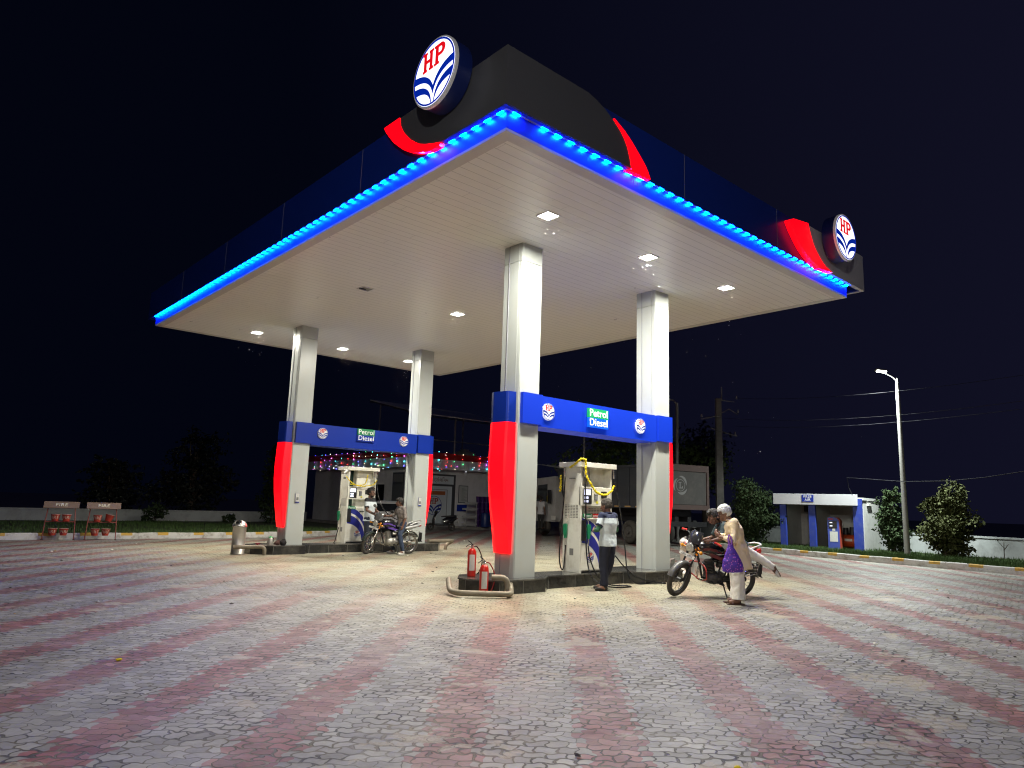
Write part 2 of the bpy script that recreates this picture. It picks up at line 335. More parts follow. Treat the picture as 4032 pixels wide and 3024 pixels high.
def kerb(line, name, h=.2):
    # resample
    pts = []; 
    for i in range(len(line)-1):
        a, c = Vector(line[i]), Vector(line[i+1]); n = max(1,int((c-a).length/.05)); pts += [a+(c-a)*k/n for k in range(n)]
    pts.append(Vector(line[-1])); acc = 0; seg = []; per = 1.18
    b = MB(); lw = []
    for i in range(len(pts)-1):
        d = (pts[i+1]-pts[i]); t = d.normalized(); nrm = Vector((-t.y, t.x)); yel = (acc % per) < .36; acc += d.length
        gap = (acc % per) < .02 or abs((acc % per)-.59) < .012
        a0, a1 = pts[i], pts[i+1]; o0 = .012 if gap else 0
        hh = h-.006*math.sin(acc*3.1)-(.01 if gap else 0)
        prof = [(o0,-.05),(o0,.11),(o0+.004,.11),(o0+.012,hh-.02),(.035,hh),(.15,hh),(.15,-.05)]
        for k in range(len(prof)-1):
            b.mi = 1 if (yel and 2 <= k <= 4) else 0
            p, q = prof[k], prof[k+1]
            A = [a0+nrm*p[0], a1+nrm*p[0], a1+nrm*q[0], a0+nrm*q[0]]; Z_ = [p[1],p[1],q[1],q[1]]
            b.add([(A[j].x,A[j].y,Z_[j]) for j in range(4)], [(0,1,2,3)])
    tag(b.build(name, [kw,ky]), kind='structure')
kerb([(x,y) for x,y in KL], 'kerb'); kerb(KR, 'kerb')
# lawns
def lawn(front, back, name, z=.15):
    poly = front+back[::-1]; b = MB(); b.add([(x,y,z) for x,y in poly], [tuple(range(len(poly)))]); tag(b.build(name, lawn_soil), kind='structure')
WL = [(-20,38.6),(4.5,39.2),(17.6,40.2),(20.5,42)]
WR = [(40,30),(35.5,24),(33.6,19),(32.6,14.5),(31.14,8.46),(30.4,5),(29.6,0),(28.5,-12)]
lawn(offs(KL,.14), [(x,y+.4) for x,y in [(-20,38.6),(0,39),(4.5,39.2),(10,39.6),(17.6,40.2),(19,41),(20.5,42)]], 'lawn')
lawn(offs(KR,.14), [(x+.8,y) for x,y in [(38,28),(36,25),(35.5,24),(33.6,19),(32.6,14.5),(31.14,8.46),(30.4,5),(29.6,0),(28.5,-12)]], 'lawn')
# grass blades (stuff)
gm1 = mat('grass_green', (.035,.075,.012), .7, var=.5, vscale=3)
def grass(name, region, n, hmin, hmax, label):
    rnd = random.Random(3); b = MB(); c = 0
    while c < n:
        p = region(rnd)
        if p is None: continue
        c += 1; h = rnd.uniform(hmin,hmax); a = rnd.uniform(0,6.28); wd = rnd.uniform(.006,.014); lx, ly = rnd.uniform(-.4,.4)*h, rnd.uniform(-.4,.4)*h
        dx, dy = math.cos(a)*wd, math.sin(a)*wd; z = .14
        b.add([(p[0]-dx,p[1]-dy,z),(p[0]+dx,p[1]+dy,z),(p[0]+lx*.5+dx*.6,p[1]+ly*.5+dy*.6,z+h*.6),(p[0]+lx,p[1]+ly,z+h),(p[0]+lx*.5-dx*.6,p[1]+ly*.5-dy*.6,z+h*.6)], [(0,1,2,3,4)])
    tag(b.build(name, gm1), label, 'grass', kind='stuff')
def along(line, t):
    L_ = [(Vector(line[i+1])-Vector(line[i])).length for i in range(len(line)-1)]; s = t*sum(L_)
    for i, l in enumerate(L_):
        if s <= l: a, c = Vector(line[i]), Vector(line[i+1]); d = (c-a).normalized(); return a+d*s, Vector((-d.y,d.x))
        s -= l
    return Vector(line[-1]), Vector((1,0))
KRv = KR[2:8]; 
def regR(r):
    p, n = along(KRv, r.random()); q = p+n*(.08+abs(r.gauss(0,1))*2.3); return (q.x,q.y) if (q.x < 31.2) else None
def regL(r):
    p, n = along(KL[1:6], r.random()); q = p+n*(.1+r.random()**1.6*11); return (q.x,q.y)
grass('grass', regR, 26000, .05, .17, 'rough green grass on the strip behind the striped kerb near the air booth')
grass('grass', regL, 16000, .05, .16, 'dim green grass behind the long kerb under the fire bucket stands')
# compound walls
wallm = mat('compound_wall_paint', (.36,.38,.38), .85, var=.12, vscale=1.5, dirt=(.14,.14,.13), dscale=1, damt=.7)
def wall(line, top, th, label):
    o = offs(line, th); b = MB(); n = len(line)
    for i in range(n-1):
        vs = [(line[i][0],line[i][1],-.1),(line[i+1][0],line[i+1][1],-.1),(o[i+1][0],o[i+1][1],-.1),(o[i][0],o[i][1],-.1)]
        vs += [(x,y,top) for x,y,_ in vs]; b.add(vs, [(0,1,5,4),(1,2,6,5),(2,3,7,6),(3,0,4,7),(4,5,6,7)])
    root = b.build('boundary_wall', wallm); tag(root, label, 'wall')
    c = MB(); f = offs(line,-.03); o = offs(line, th+.03)
    for i in range(n-1):
        vs = [(f[i][0],f[i][1],top+.003),(f[i+1][0],f[i+1][1],top+.003),(o[i+1][0],o[i+1][1],top+.003),(o[i][0],o[i][1],top+.003)]
        vs += [(x,y,top+.07) for x,y,_ in vs]; c.add(vs, [(0,1,5,4),(1,2,6,5),(2,3,7,6),(3,0,4,7),(4,5,6,7),(3,2,1,0)])
    c.build('coping', wallm, root)
wall(WL, .64, .2, 'long low grey boundary wall behind the fire bucket stands and dark shrubs')
wall(WR, .84, .2, 'pale boundary wall behind the air booth and the bushy trees')
# ================================================================ canopy
cx0, cy0, cx1, cy1, cz = 5.71, 6.72, 16.19, 22.58, 6.454
can = thing('fuel_canopy', 'large flat station canopy with white slatted soffit, blue lit rim and four white columns', 'canopy')
# soffit material with slat joints every 0.15 m
sof = bpy.data.materials.new('soffit_slats'); sof.use_nodes = True; nt = sof.node_tree; bs = nt.nodes['Principled BSDF']
tcn = nt.nodes.new('ShaderNodeTexCoord'); sx = nt.nodes.new('ShaderNodeSeparateXYZ'); nt.links.new(tcn.outputs['Object'], sx.inputs[0])
def mnode(nt, op, a, c=None):
    n = nt.nodes.new('ShaderNodeMath'); n.operation = op
    for i, x in enumerate((a,c)):
        if x is None: continue
        if isinstance(x,(int,float)): n.inputs[i].default_value = x
        else: nt.links.new(x, n.inputs[i])
    return n.outputs[0]
fr = mnode(nt,'FRACT', mnode(nt,'DIVIDE', sx.outputs[1], .2)); ed = mnode(nt,'ABSOLUTE', mnode(nt,'SUBTRACT', fr, .5)); gr = mnode(nt,'GREATER_THAN', ed, .472)
fr2 = mnode(nt,'FRACT', mnode(nt,'DIVIDE', mnode(nt,'ADD', sx.outputs[0], mnode(nt,'MULTIPLY', mnode(nt,'FLOOR', mnode(nt,'DIVIDE', sx.outputs[1], .2)), 1.27)), 3.6)); gr2 = mnode(nt,'LESS_THAN', fr2, .0016)
mxx = nt.nodes.new('ShaderNodeMix'); mxx.data_type = 'RGBA'; mxx.inputs[6].default_value = (.86,.845,.77,1); mxx.inputs[7].default_value = (.5,.49,.43,1)
nt.links.new(mnode(nt,'MAXIMUM', gr, gr2), mxx.inputs[0])
no = nt.nodes.new('ShaderNodeTexNoise'); no.inputs['Scale'].default_value = 4.5; no.inputs['Detail'].default_value = 3; nt.links.new(tcn.outputs['Object'], no.inputs['Vector'])
sp2 = nt.nodes.new('ShaderNodeMapRange'); sp2.inputs[1].default_value = .745; sp2.inputs[2].default_value = .76; nt.links.new(no.outputs['Fac'], sp2.inputs[0])
mx2 = nt.nodes.new('ShaderNodeMix'); mx2.data_type = 'RGBA'; nt.links.new(mxx.outputs[2], mx2.inputs[6]); mx2.inputs[7].default_value = (.12,.1,.08,1); nt.links.new(sp2.outputs[0], mx2.inputs[0])
nt.links.new(mx2.outputs[2], bs.inputs['Base Color']); bs.inputs['Roughness'].default_value = .33; bs.inputs['Specular IOR Level'].default_value = .55
n3 = nt.nodes.new('ShaderNodeTexNoise'); n3.inputs['Scale'].default_value = .8; nt.links.new(tcn.outputs['Object'], n3.inputs['Vector'])
hh = mnode(nt,'ADD', mnode(nt,'MULTIPLY', n3.outputs['Fac'], 1.6), mnode(nt,'MULTIPLY', mnode(nt,'COSINE', mnode(nt,'MULTIPLY', ed, 6.28)), -.25))
bp = nt.nodes.new('ShaderNodeBump'); bp.inputs['Strength'].default_value = .35; bp.inputs['Distance'].default_value = .02; nt.links.new(hh, bp.inputs['Height']); nt.links.new(bp.outputs[0], bs.inputs['Normal'])
b = MB(); b.box(cx0+.2, cy0+.2, cz+.004, cx1-.2, cy1-.2, cz+.05); b.build('soffit', sof, can)
trim = mat('soffit_trim', (.6,.58,.53), .35)
b = MB(); t_ = .2
for (a0,b0,a1,b1) in ((cx0,cy0,cx1,cy0+t_),(cx0,cy1-t_,cx1,cy1),(cx0,cy0+t_,cx0+t_,cy1-t_),(cx1-t_,cy0+t_,cx1,cy1-t_)): b.box(a0,b0,cz,a1,b1,cz+.04)
b.build('soffit_trim', trim, can)
band = mat('rim_band_blue', (.03,.07,.85), .4)
b = MB()
zt = 6.76
b.box(cx0,cy0,cz+.042,cx1,cy0+.05,zt-.004); b.box(cx0,cy1-.05,cz+.042,cx1,cy1,zt-.004); b.box(cx0,cy0+.05,cz+.042,cx0+.05,cy1-.05,zt-.004); b.box(cx1-.05,cy0+.05,cz+.042,cx1,cy1-.05,zt-.004)
b.build('rim_band', band, can)
led_m = mat('blue_led', (0,.1,1), .5, emit=(.0,.085,1), estr=350)
led_h = mat('led_housing', (.5,.5,.5), .5)
b = MB(); b.box(cx0-.048,cy0-.048,6.7375,cx0-.015,cy1,6.741); b.box(cx0-.015,cy0-.048,6.7375,cx1,cy0-.015,6.741); strip = b.build('led_strip', led_h, can)
m1 = MB().box(-.055,-.013,-.012,.055,.013,0).build('led_module', led_m, strip); m1.location = (cx0+.15,cy0-.032,6.737)
def led(x, y, rz): c = m1.copy(); COL.objects.link(c); c.parent = strip; c.location = (x,y,6.737); c.rotation_euler = (0,0,rz)
y = cy0+.1
while y < cy1-.05: led(cx0-.032,y,R(90)); y += .27
x = cx0+.15+.54
while x < cx1-.05: led(x,cy0-.032,0); x += .27
# fascia ring
fo, fe = .06, .6
b = MB(); X0, Y0, X1, Y1 = cx0-fo, cy0-fo, cx1+fe, cy1+fe; zb, zf = 6.745, 7.57
b.box(X0,Y0,zb,X1,Y0+.03,zf); b.box(X0,Y0+.03,zb,X0+.03,Y1,zf); b.box(X0+.03,Y1-.03,zb,X1,Y1,zf); b.box(X1-.03,Y0+.03,zb,X1,Y1-.03,zf)
b.build('fascia', navy_panel, can)
b = MB(); b.box(X0+.03,Y0+.03,zb+.018,X1-.03,cy0-.002,zb+.03); b.box(X0+.03,cy0,zb+.018,cx0-.002,Y1-.03,zb+.03); b.build('fascia_soffit', band, can)
b = MB(); b.box(X0+.05,Y0+.05,7.3,X1-.05,Y1-.05,7.33); b.build('roof_deck', concrete, can)
seam = mat('panel_seam', (.25,.25,.3), .5)
b = MB()
for xx in (9.72,12.9): b.box(xx-.004,Y0-.003,zb,xx+.004,Y0,zf)
for yy in (10.5,13.7,16.9,20.1): b.box(X0-.003,yy-.004,zb,X0,yy+.004,zf)
b.build('panel_seam', seam, can)
# grey corner panels (proud)
GP = .14; gy = cy0-GP; gx = cx0-GP; zg = 7.59
swR = [(8.18,6.74),(8.14,6.9),(8.081,7.052),(8.01,7.16),(7.923,7.253),(7.737,7.385),(7.538,7.485),(7.35,7.55),(7.17,7.59)]
swL = [(8.05,6.74),(8.185,6.775),(8.422,6.849),(8.57,6.91),(8.714,6.997),(8.84,7.08),(8.937,7.171),(9.04,7.27),(9.106,7.355),(9.165,7.45),(9.195,7.59)]
b = MB(); b.prism([(gx,6.735)]+swR+[(gx,zg)], gy, cy0-fo-.004, 'xz')
b.prism([(cy0-fo-.003,6.735)]+swL+[(cy0-fo-.003,zg)], gx, cx0-fo-.004, 'yz'); b.build('corner_panel', grey_panel, can)
b = MB(); b.box(gx+.01,gy+.02,6.728,8.1,cy0-fo-.004,6.733); b.box(gx+.01,cy0-fo,6.728,cx0-fo-.004,8.0,6.733); b.build('corner_panel_underside', band, can)
swF = [(13.997,7.56),(14.08,7.36),(14.194,7.159),(14.3,7.05),(14.443,6.947),(14.6,6.85),(14.749,6.79),(15.07,6.74)]
b = MB(); b.prism(swF+[(X1+.01,6.735),(X1+.01,zg)], gy, cy0-fo-.004, 'xz'); b.box(X1+.004,gy+.01,6.735,X1+.012+.06,12.,zg)
b.build('corner_panel', mat('graphite_panel_lit_tone', (.6,.61,.64), .45), can)  # same graphite made paler: light falling on this end is put into its colour
# red swooshes (back lit acrylic)
red_lit = mat('red_backlit_acrylic', (.8,.01,.02), .3, emit=(1,.0,.003), estr=2.6)
b = MB(); outR = [(7.76,7.41),(8.011,7.296),(8.19,7.18),(8.332,7.067),(8.45,6.97),(8.532,6.897),(8.60,6.81),(8.655,6.71)]
inR = [(8.07,6.68),(8.184,6.73),(8.145,6.9),(8.087,7.055),(8.014,7.165),(7.928,7.258)]
b.prism(outR+inR, gy-.01, cy0-fo-.006, 'xz'); b.build('red_swoosh', red_lit, can)
b = MB(); outL = [(9.67,7.60),(9.60,7.5),(9.484,7.371),(9.34,7.22),(9.189,7.101),(9.03,6.98),(8.871,6.893),(8.72,6.82),(8.574,6.764),(8.43,6.72),(8.294,6.69),(8.047,6.675)]
inL = [(8.04,6.733)]+[(p[0]+.006,p[1]-.004) for p in swL[1:-1]]+[(9.202,7.60)]
b.prism(outL+inL, gx-.01, cx0-fo-.006, 'yz'); b.build('red_swoosh', red_lit, can)
b = MB(); outF = [(15.06,6.735),(14.445,6.688),(14.15,6.75),(13.887,6.841),(13.7,6.94),(13.541,7.058),(13.35,7.22),(13.19,7.40),(13.36,7.47)]
b.prism(outF+swF[:-1], gy-.05, cy0-fo-.006, 'xz'); b.build('red_swoosh', red_lit, can)
# columns
def column(x, y, zt):
    w_, d_ = .51, .525
    b = MB(); b.box(x+.05,y+.05,.2,x+d_-.05,y+w_-.05,zt)
    for zz0, zz1 in ((.238,zt-.36),(zt-.352,zt)):
        b.box(x,y+.09,zz0,x+.05,y+w_,zz1); b.box(x+.03,y,zz0,x+d_,y+.05,zz1); b.box(x+d_-.05,y+.05,zz0,x+d_,y+w_,zz1); b.box(x+.05,y+w_-.05,zz0,x+d_-.05,y+w_+.001,zz1)
        b.prism([(x+.003,y+.085),(x+.012,y+.012),(x+.025,y+.003),(x+.05,y+.05)], zz0, zz1)
    b.build('column', white_acp, can)
    s = MB(); s.box(x-.012,y+.355,.238,x-.001,y+.362,zt); s.build('column_joint', seam, can)
for x, y in ((8.66,9.58),(12.76,9.58),(8.71,19.06),(12.88,19.06)): column(x, y, cz+.01)
# ================================================================ portals
def portal(y, z0, z1, x0, x1, lit, label):
    t = thing('sign_portal', label, 'sign beam')
    e = .5
    bm = blue_sign if not lit else mat('royal_blue_backlit', (.006,.03,.42), .3, emit=(.003,.02,.25), estr=.9)
    bmc = blue_sign
    b = MB(); b.box(x0+.525+.012,y-.05,z0-.03,x1-.012,y+.56,z1-.01); b.build('beam', bm, t)
    for xa, xb in ((x0-.0,x0+.55),(x1-.03,x1+.53)):
        MB().box(xa+.05,y-.085,z0,xb,y-.003,z1).build('column_wrap', bm, t); MB().box(xa+.05,y+.513,z0,xb,y+.595,z1).build('column_wrap', bm, t)
    for sgn, xe in ((-1,x0-.014),(1,x1+.539)):
        plan = [(0,.03),(.17,.05),(.20,.09),(.24,.40),(.2,.5),(.12,.54),(0,.54)]
        b = MB(); b.prism([(xe+sgn*a, y+c) for a,c in plan], z0, z1, smooth=False); b.build('end_cap', bmc, t, bevel=.012)
        rg = []
        for zz, s_ in ((z0-.004,1.0),(z0-.25,1.06),(z0-.6,1.12),(z0-1.0,1.1),(z0-1.4,.92),(z0-1.75,.68),(z0-2.05,.44),(z0-2.35,.2)):
            rg.append([V(xe+sgn*max(a*s_,.0), y+.27+(c-.27)*(.86+.14*min(1,s_)), zz) for a,c in plan])
        r = MB(); r.rings(rg, smooth=False); r.build('red_panel', red_lit if True else None, t)
    # signs
    for cxx in (9.375,12.16):
        if not lit: cxx += .2
        M = face_my(cxx, y-.085, (z0+z1)/2+(.03 if not lit else -.02)); rr = .158
        ml = mat('logo_face_lit', (.85,.85,.85), .4, emit=(.9,.92,1), estr=.6) if lit else mat('logo_face', (.7,.7,.7), .4)
        d = disc(M, rr, .034).build('logo_disc', ml, t)
        emblem(M @ Matrix.Translation((0,0,.001)), rr*.97, d, (mat('red_lettering_lit',(.5,.01,.01),.5,emit=(.5,.0,.0),estr=.3) if lit else red_text, blue_text), t=.003, ls=1.28)
    cxx, zz = (10.77, (z0+z1)/2-.005) if lit else (10.99,(z0+z1)/2+.09)
    gl = mat('green_sign_lit', (.01,.25,.08), .4, emit=(.005,.32,.1), estr=.8) if lit else green_panel
    bl = mat('blue_sign_lit', (.005,.08,.6), .4, emit=(.0,.09,.75), estr=.8) if lit else blue_sign
    wt = mat('white_letters_lit', (.85,.85,.85), .4, emit=(1,1,1), estr=1.0) if lit else white_text
    fs = bpy.data.objects.new('fuel_sign', None); COL.objects.link(fs); fs.parent = t
    b = MB(); b.box(cxx-.295,y-.105,zz+.003,cxx+.295,y-.052,zz+.19); b.build('petrol_plate', gl, fs)
    b = MB(); b.box(cxx-.295,y-.105,zz-.19,cxx+.295,y-.052,zz-.003); b.build('diesel_plate', bl, fs)
    text('petrol_word','Petrol',.205,wt, face_my(cxx,y-.108,zz+.095), fs, off=.0035, ext=.003, sx=1.0); text('diesel_word','Diesel',.205,wt, face_my(cxx,y-.108,zz-.09), fs, off=.0035, ext=.003, sx=.98)
    return t
portal(9.58, 3.0, 3.565, 8.66, 12.76, True, 'brightly lit blue sign beam between the two nearest columns with red curved side panels')
portal(19.06, 3.06, 3.65, 8.71, 12.88, False, 'unlit blue sign beam across the farther pair of columns above the motorcyclist')
# white gap strips beside wraps are the columns themselves
# ================================================================ round roof signs
face_lit = mat('sign_face_lit', (.85,.85,.85), .35, emit=(.95,.97,1), estr=1.6)
rim_silver = mat('sign_rim', (.5,.5,.48), .4, metal=.3, emit=(.8,.8,.8), estr=.12)
side_navy = mat('sign_side_navy', (.008,.02,.13), .35, spec=.5)
red_l2 = mat('red_letter_lit', (.7,.01,.015), .4, emit=(.85,.004,.012), estr=.75); blue_l2 = mat('blue_mark_lit', (.005,.03,.45), .4, emit=(.0,.02,.36), estr=.7)
def round_sign(M, rad, depth, label):
    t = thing('round_sign', label, 'sign')
    n = 56
    def ring(r, z): return [M @ Vector((r*math.cos(2*math.pi*i/n), r*math.sin(2*math.pi*i/n), z)) for i in range(n)]
    MB().rings([ring(rad*.97,-depth),ring(rad*.985,-depth*.45),ring(rad*.985,-depth*.43),ring(rad*.985,-.05)], cap=True).build('housing', side_navy, t)
    MB().rings([ring(rad,-.05),ring(rad,-.008),ring(rad*.985,0),ring(rad*.95,0)], cap=False, smooth=False).build('rim', rim_silver, t)
    f = MB().rings([ring(rad*.95,-.004),ring(rad*.95,0.001)], smooth=False).build('face', face_lit, t)
    emblem(M @ Matrix.Translation((0,0,.002)), rad*.95, f, (red_l2, blue_l2), t=.006)
round_sign(face_mx(5.25,7.83,7.62), .53, .30, 'large round lit sign with red letters on the grey corner above the left rim')
round_sign(face_my(15.09,6.22,7.47), .52, .30, 'round lit sign with red letters at the far right corner of the canopy')
# ================================================================ ceiling lights
lamp_lit = mat('led_lamp_face', (1,1,1), .3, emit=(1,.97,.9), estr=40)
lamp_off = mat('lamp_glass_off', (.4,.4,.37), .2)
spots = [(8.1,8.33,1),(10.92,8.35,1),(13.68,8.31,1),(10.98,14.65,1),(13.7,14.65,1),(8.17,21,1),(11.09,21.03,1),(13.7,21.05,1),(8.13,14.5,0)]
labels = ['lit square ceiling lamp nearest the canopy corner','lit square ceiling lamp above the gap between the near columns','lit square ceiling lamp close to the right rim','lit square ceiling lamp in the middle of the soffit','lit square ceiling lamp hidden behind the nearest column','lit square ceiling lamp farthest left beside a column top','lit square ceiling lamp between the two far column tops','lit ceiling lamp peeping past the far right column top','unlit square ceiling lamp, dark, with an open flap']
for (x, y, on), lb in zip(spots, labels):
    t = thing('ceiling_light', lb, 'ceiling light', (x,y,cz), group='square lamps set in the soffit')
    b = MB(); 
    for q in ((-.19,-.19,.19,-.165),(-.19,.165,.19,.19),(-.19,-.165,-.165,.165),(.165,-.165,.19,.165)): b.box(q[0]*.8,q[1]*.8,-.015,q[2]*.8,q[3]*.8,.002)
    b.build('frame', white_paint, t)
    b = MB(); b.box(-.13,-.13,-.008,.13,.13,0.003); b.build('lens', lamp_lit if on else lamp_off, t)
    if not on:
        b = MB(); b.box(-.16,-.02,-.03,.0,.04,-.012); b.build('flap', dark_metal, t)
    if on:
        l = bpy.data.lights.new('lamp', 'AREA'); l.shape = 'SQUARE'; l.size = .25; l.energy = LAMP_W; l.color = (1,.965,.83); l.spread = R(176)
        o = bpy.data.objects.new('lamp', l); COL.objects.link(o); o.parent = t; o.location = (0,0,-.02)
# swarming insects
rnd = random.Random(5); b = MB(); wm = mat('insect_pale', (.8,.8,.78), .6, emit=(.8,.85,.9), estr=.0)
for (x,y,on) in spots:
    if not on: continue
    for k in range(14):
        p = V(x+rnd.gauss(0,.22), y+rnd.gauss(0,.22), cz-.1-abs(rnd.gauss(0,.45))); r = rnd.uniform(.006,.012)
        b.add([p+V(r,0,0),p+V(-r,0,0),p+V(0,r,0),p+V(0,-r,0),p+V(0,0,r*.5),p+V(0,0,-r*.5)], [(0,2,4),(2,1,4),(1,3,4),(3,0,4),(2,0,5),(1,2,5),(3,1,5),(0,3,5)])
for k in range(34):
    p = V(rnd.uniform(11,19), rnd.uniform(7,16), rnd.uniform(2.6,6.2)); r = rnd.uniform(.005,.009)
    b.add([p+V(r,0,0),p+V(-r,0,0),p+V(0,r,0),p+V(0,-r,0),p+V(0,0,r*.5),p+V(0,0,-r*.5)], [(0,2,4),(2,1,4),(1,3,4),(3,0,4),(2,0,5),(1,2,5),(3,1,5),(0,3,5)])
tag(b.build('insects', wm), 'tiny pale insects swarming under the ceiling lamps', 'insects', kind='stuff')
STREET_W = 1350
YARD_W = 1100
# ================================================================ islands
granite = mat('black_granite', (.018,.019,.02), .22, var=.5, vscale=9, dirt=(.12,.115,.1), dscale=2.2, damt=.55)
granite_top = mat('dark_granite_top', (.05,.05,.05), .2, var=.4, vscale=9, dirt=(.25,.24,.2), dscale=2, damt=.6)
joint_m = mat('tile_joint', (.2,.2,.19), .7)
def island(pts, label, top=granite_top):
    t = thing('pump_island', label, 'island', (0,0,0))
    b = MB(); b.prism(pts, -.05, .213); b.build('tiled_side', granite, t)
    cx = sum(p[0] for p in pts)/len(pts); cy = sum(p[1] for p in pts)/len(pts)
    p2 = [(x+(.015 if x > cx else -.015), y+(.015 if y > cy else -.015)) for x,y in pts]
    b = MB(); b.prism(p2, .2135, .237); b.build('top_slab', top, t, bevel=.004)
    b = MB(); n = len(pts); acc = 0
    for i in range(n):
        a, c = Vector(pts[i]), Vector(pts[(i+1)%n]); L_ = (c-a).length; d = (c-a)/L_; nr = Vector((d.y,-d.x)); k = max(1,round(L_/.62))
        for j in range(k):
            p = a+d*(L_*j/k+.004); q = p+d*.006; o = nr*.0025
            b.add([(p.x+o.x,p.y+o.y,0),(q.x+o.x,q.y+o.y,0),(q.x+o.x,q.y+o.y,.212),(p.x+o.x,p.y+o.y,.212)], [(0,1,2,3)])
    b.build('tile_joints', joint_m, t); return t
iA = [(7.83,9.88),(8.14,9.34),(9.23,9.34),(9.60,9.64),(11.75,9.64),(12.10,9.34),(13.35,9.30),(13.8,9.75),(13.8,10.05),(13.35,10.5),(12.1,10.5),(11.75,10.26),(9.6,10.26),(9.23,10.5),(8.2,10.5),(7.83,10.06)]
island(iA, 'black tiled pump island under the two nearest columns')
iC = [(7.80,19.15),(8.28,18.77),(9.2,18.77),(9.45,19.05),(11.85,19.05),(12.2,18.8),(13.75,18.8),(14.1,19.2),(14.1,19.6),(13.7,19.95),(12.2,19.95),(11.85,19.8),(9.45,19.8),(9.2,19.95),(8.28,19.95),(7.80,19.55)]
island(iC, 'black tiled pump island behind the parked motorcycle, far pair of columns')
# ================================================================ dispensers
def dispenser(x, y, label, second=False, H=2.07, W=.95):
    t = thing('fuel_dispenser', label, 'fuel pump', (x,y,.237)); D = .47
    b = MB()
    for xa, xb in ((0,.055),(W-.03,W)): b.box(xa,0,0,xb,D,H)            # corner posts
    b.box(-.001,.03,0,.012,D-.03,H)                                       # side cladding
    b.build('side_pillar', pump_white, t, bevel=.006)
    b = MB(); b.box(.056,.03,.03,W-.031,D-.03,1.06); b.build('lower_cabinet', pump_white, t, bevel=.004)
    b = MB(); b.box(.02,.004,.052,W-.012,.028,1.04); b.build('door', pump_white, t, bevel=.004)
    b = MB(); b.box(.02,.02,-.0,W-.02,D-.02,.03); b.build('plinth', black_plastic, t)
    b = MB(); b.box(.056,.12,1.30,W-.031,D-.12,1.68); b.box(.40,.2,1.06,W-.031,D-.03,1.30); b.box(.40,.2,1.68,W-.031,D-.05,H); b.build('head', pump_white, t, bevel=.004)
    b = MB(); b.box(.056,D-.06,1.06,.40,D-.04,1.3); b.box(.056,D-.06,1.68,.40,D-.04,H); b.build('rear_glass', mat('green_tint_glass',(.02,.05,.045),.1) if second else glass_dark, t)
    b = MB(); b.box(-.0,-.02,1.30,W-.05,.118,1.68); b.build('display_panel', pump_white, t, bevel=.008)
    b = MB(); b.box(.06,-.034,1.34,.30,-.022,1.645); dsp = b.build('display_unit', black_plastic, t, bevel=.01)
    b = MB(); b.box(.075,-.04,1.515,.26,-.0345,1.625); b.box(.085,-.04,1.44,.19,-.0345,1.485); b.box(.085,-.04,1.37,.19,-.0345,1.415); b.build('screen', mat('display_backlight', (.5,.5,.6), .3, emit=(.72,.74,1), estr=1.25) if not second else mat('display_backlight_b', (.5,.5,.6), .3, emit=(.85,.9,1), estr=1.2), dsp)
    b = MB(); b.box(.385,-.034,1.415,.48,-.022,1.55); kp = b.build('keypad', black_plastic, t, bevel=.006)
    b = MB()
    for i in range(3):
        for j in range(4): b.box(.397+i*.027,-.037,1.425+j*.022,.417+i*.027,-.0345,1.441+j*.022)
    b.box(.397,-.037,1.517,.468,-.0345,1.54); b.build('keys', mat('grey_keys',(.35,.35,.37),.5), kp)
    b = MB(); b.box(.59,-.034,1.46,.755,-.022,1.60); b.box(.61,-.039,1.555,.735,-.0345,1.585); b.build('receipt_slot', black_plastic, t, bevel=.004)
    b = MB(); b.box(.44,-.028,1.355,.50,-.0215,1.40); b.build('yellow_sticker', mat('sticker_yellow',(.7,.65,.05),.5), t)
    # canopy cap
    b = MB(); b.box(-.075,-.07,H-.005,W+.07,D+.07,H+.095); b.build('top_cap', pump_white, t, bevel=.006)
    # louvres
    b = MB()
    for i in range(5):
        for j in range(9): b.box(-.006,.06+i*.075,1.06+j*.03,-.0015,.115+i*.075,1.073+j*.03)
    if not second:
        b.build('side_louvres', mat('louvre_dark',(.2,.2,.18),.6), t)
        b = MB()
        for i in range(5):
            for j in range(6): b.box(.46+i*.085,.195,1.09+j*.03,.525+i*.085,.199,1.103+j*.03)
        b.build('front_louvres', mat('louvre_dark',(.2,.2,.18),.6), t)
    else:
        b = MB()
        for j in range(9): b.box(-.004,.05,1.1+j*.026,-.0015,.05+(.33 if j%4 else .28),1.108+j*.026)
        b.build('printed_notice', mat('print_grey',(.25,.25,.25),.6), t)
    b = MB(); b.box(-.006,.17,.33,-.0015,.27,.46); b.build('hatch', mat('hatch_grey',(.2,.2,.19),.6), t)
    b = MB(); b.box(-.05,.13,1.83,-.0015,.27,1.845) if not second else b.box(-.006,.15,1.9,-.0015,.3,1.96); b.build('bracket', mat('bracket_grey',(.22,.22,.2),.4,metal=.4), t)
    # fuel strip
    if not second:
        b = MB(); b.box(.06,-.03,1.07,.33,-.015,1.148); g = b.build('fuel_strip', green_panel, t); text('petrol_word','Petrol',.082,white_text, face_my(.195,-.0305,1.107), g, off=.0025, ext=.001)
        b = MB(); b.box(.331,-.03,1.07,.66,-.015,1.148); g = b.build('fuel_strip', mat('strip_red',(.55,.01,.01),.4), t); text('power_word','power',.082,white_text, face_my(.45,-.0305,1.107), g, off=.003, ext=.001)
    else:
        b = MB(); b.prism([(.05,1.0),(.31,1.0),(.31,1.05),(.28,1.09),(.05,1.09)], -.01, .002, 'xz'); g = b.build('fuel_strip', green_panel, t); text('petrol_word','Petrol',.085,white_text, face_my(.175,-.0105,1.045), g, off=.0025, ext=.001)
    # blue arcs on the door
    arc = mat('pump_arc_blue', (.02,.025,.26), .35, var=.1)
    b = MB(); 
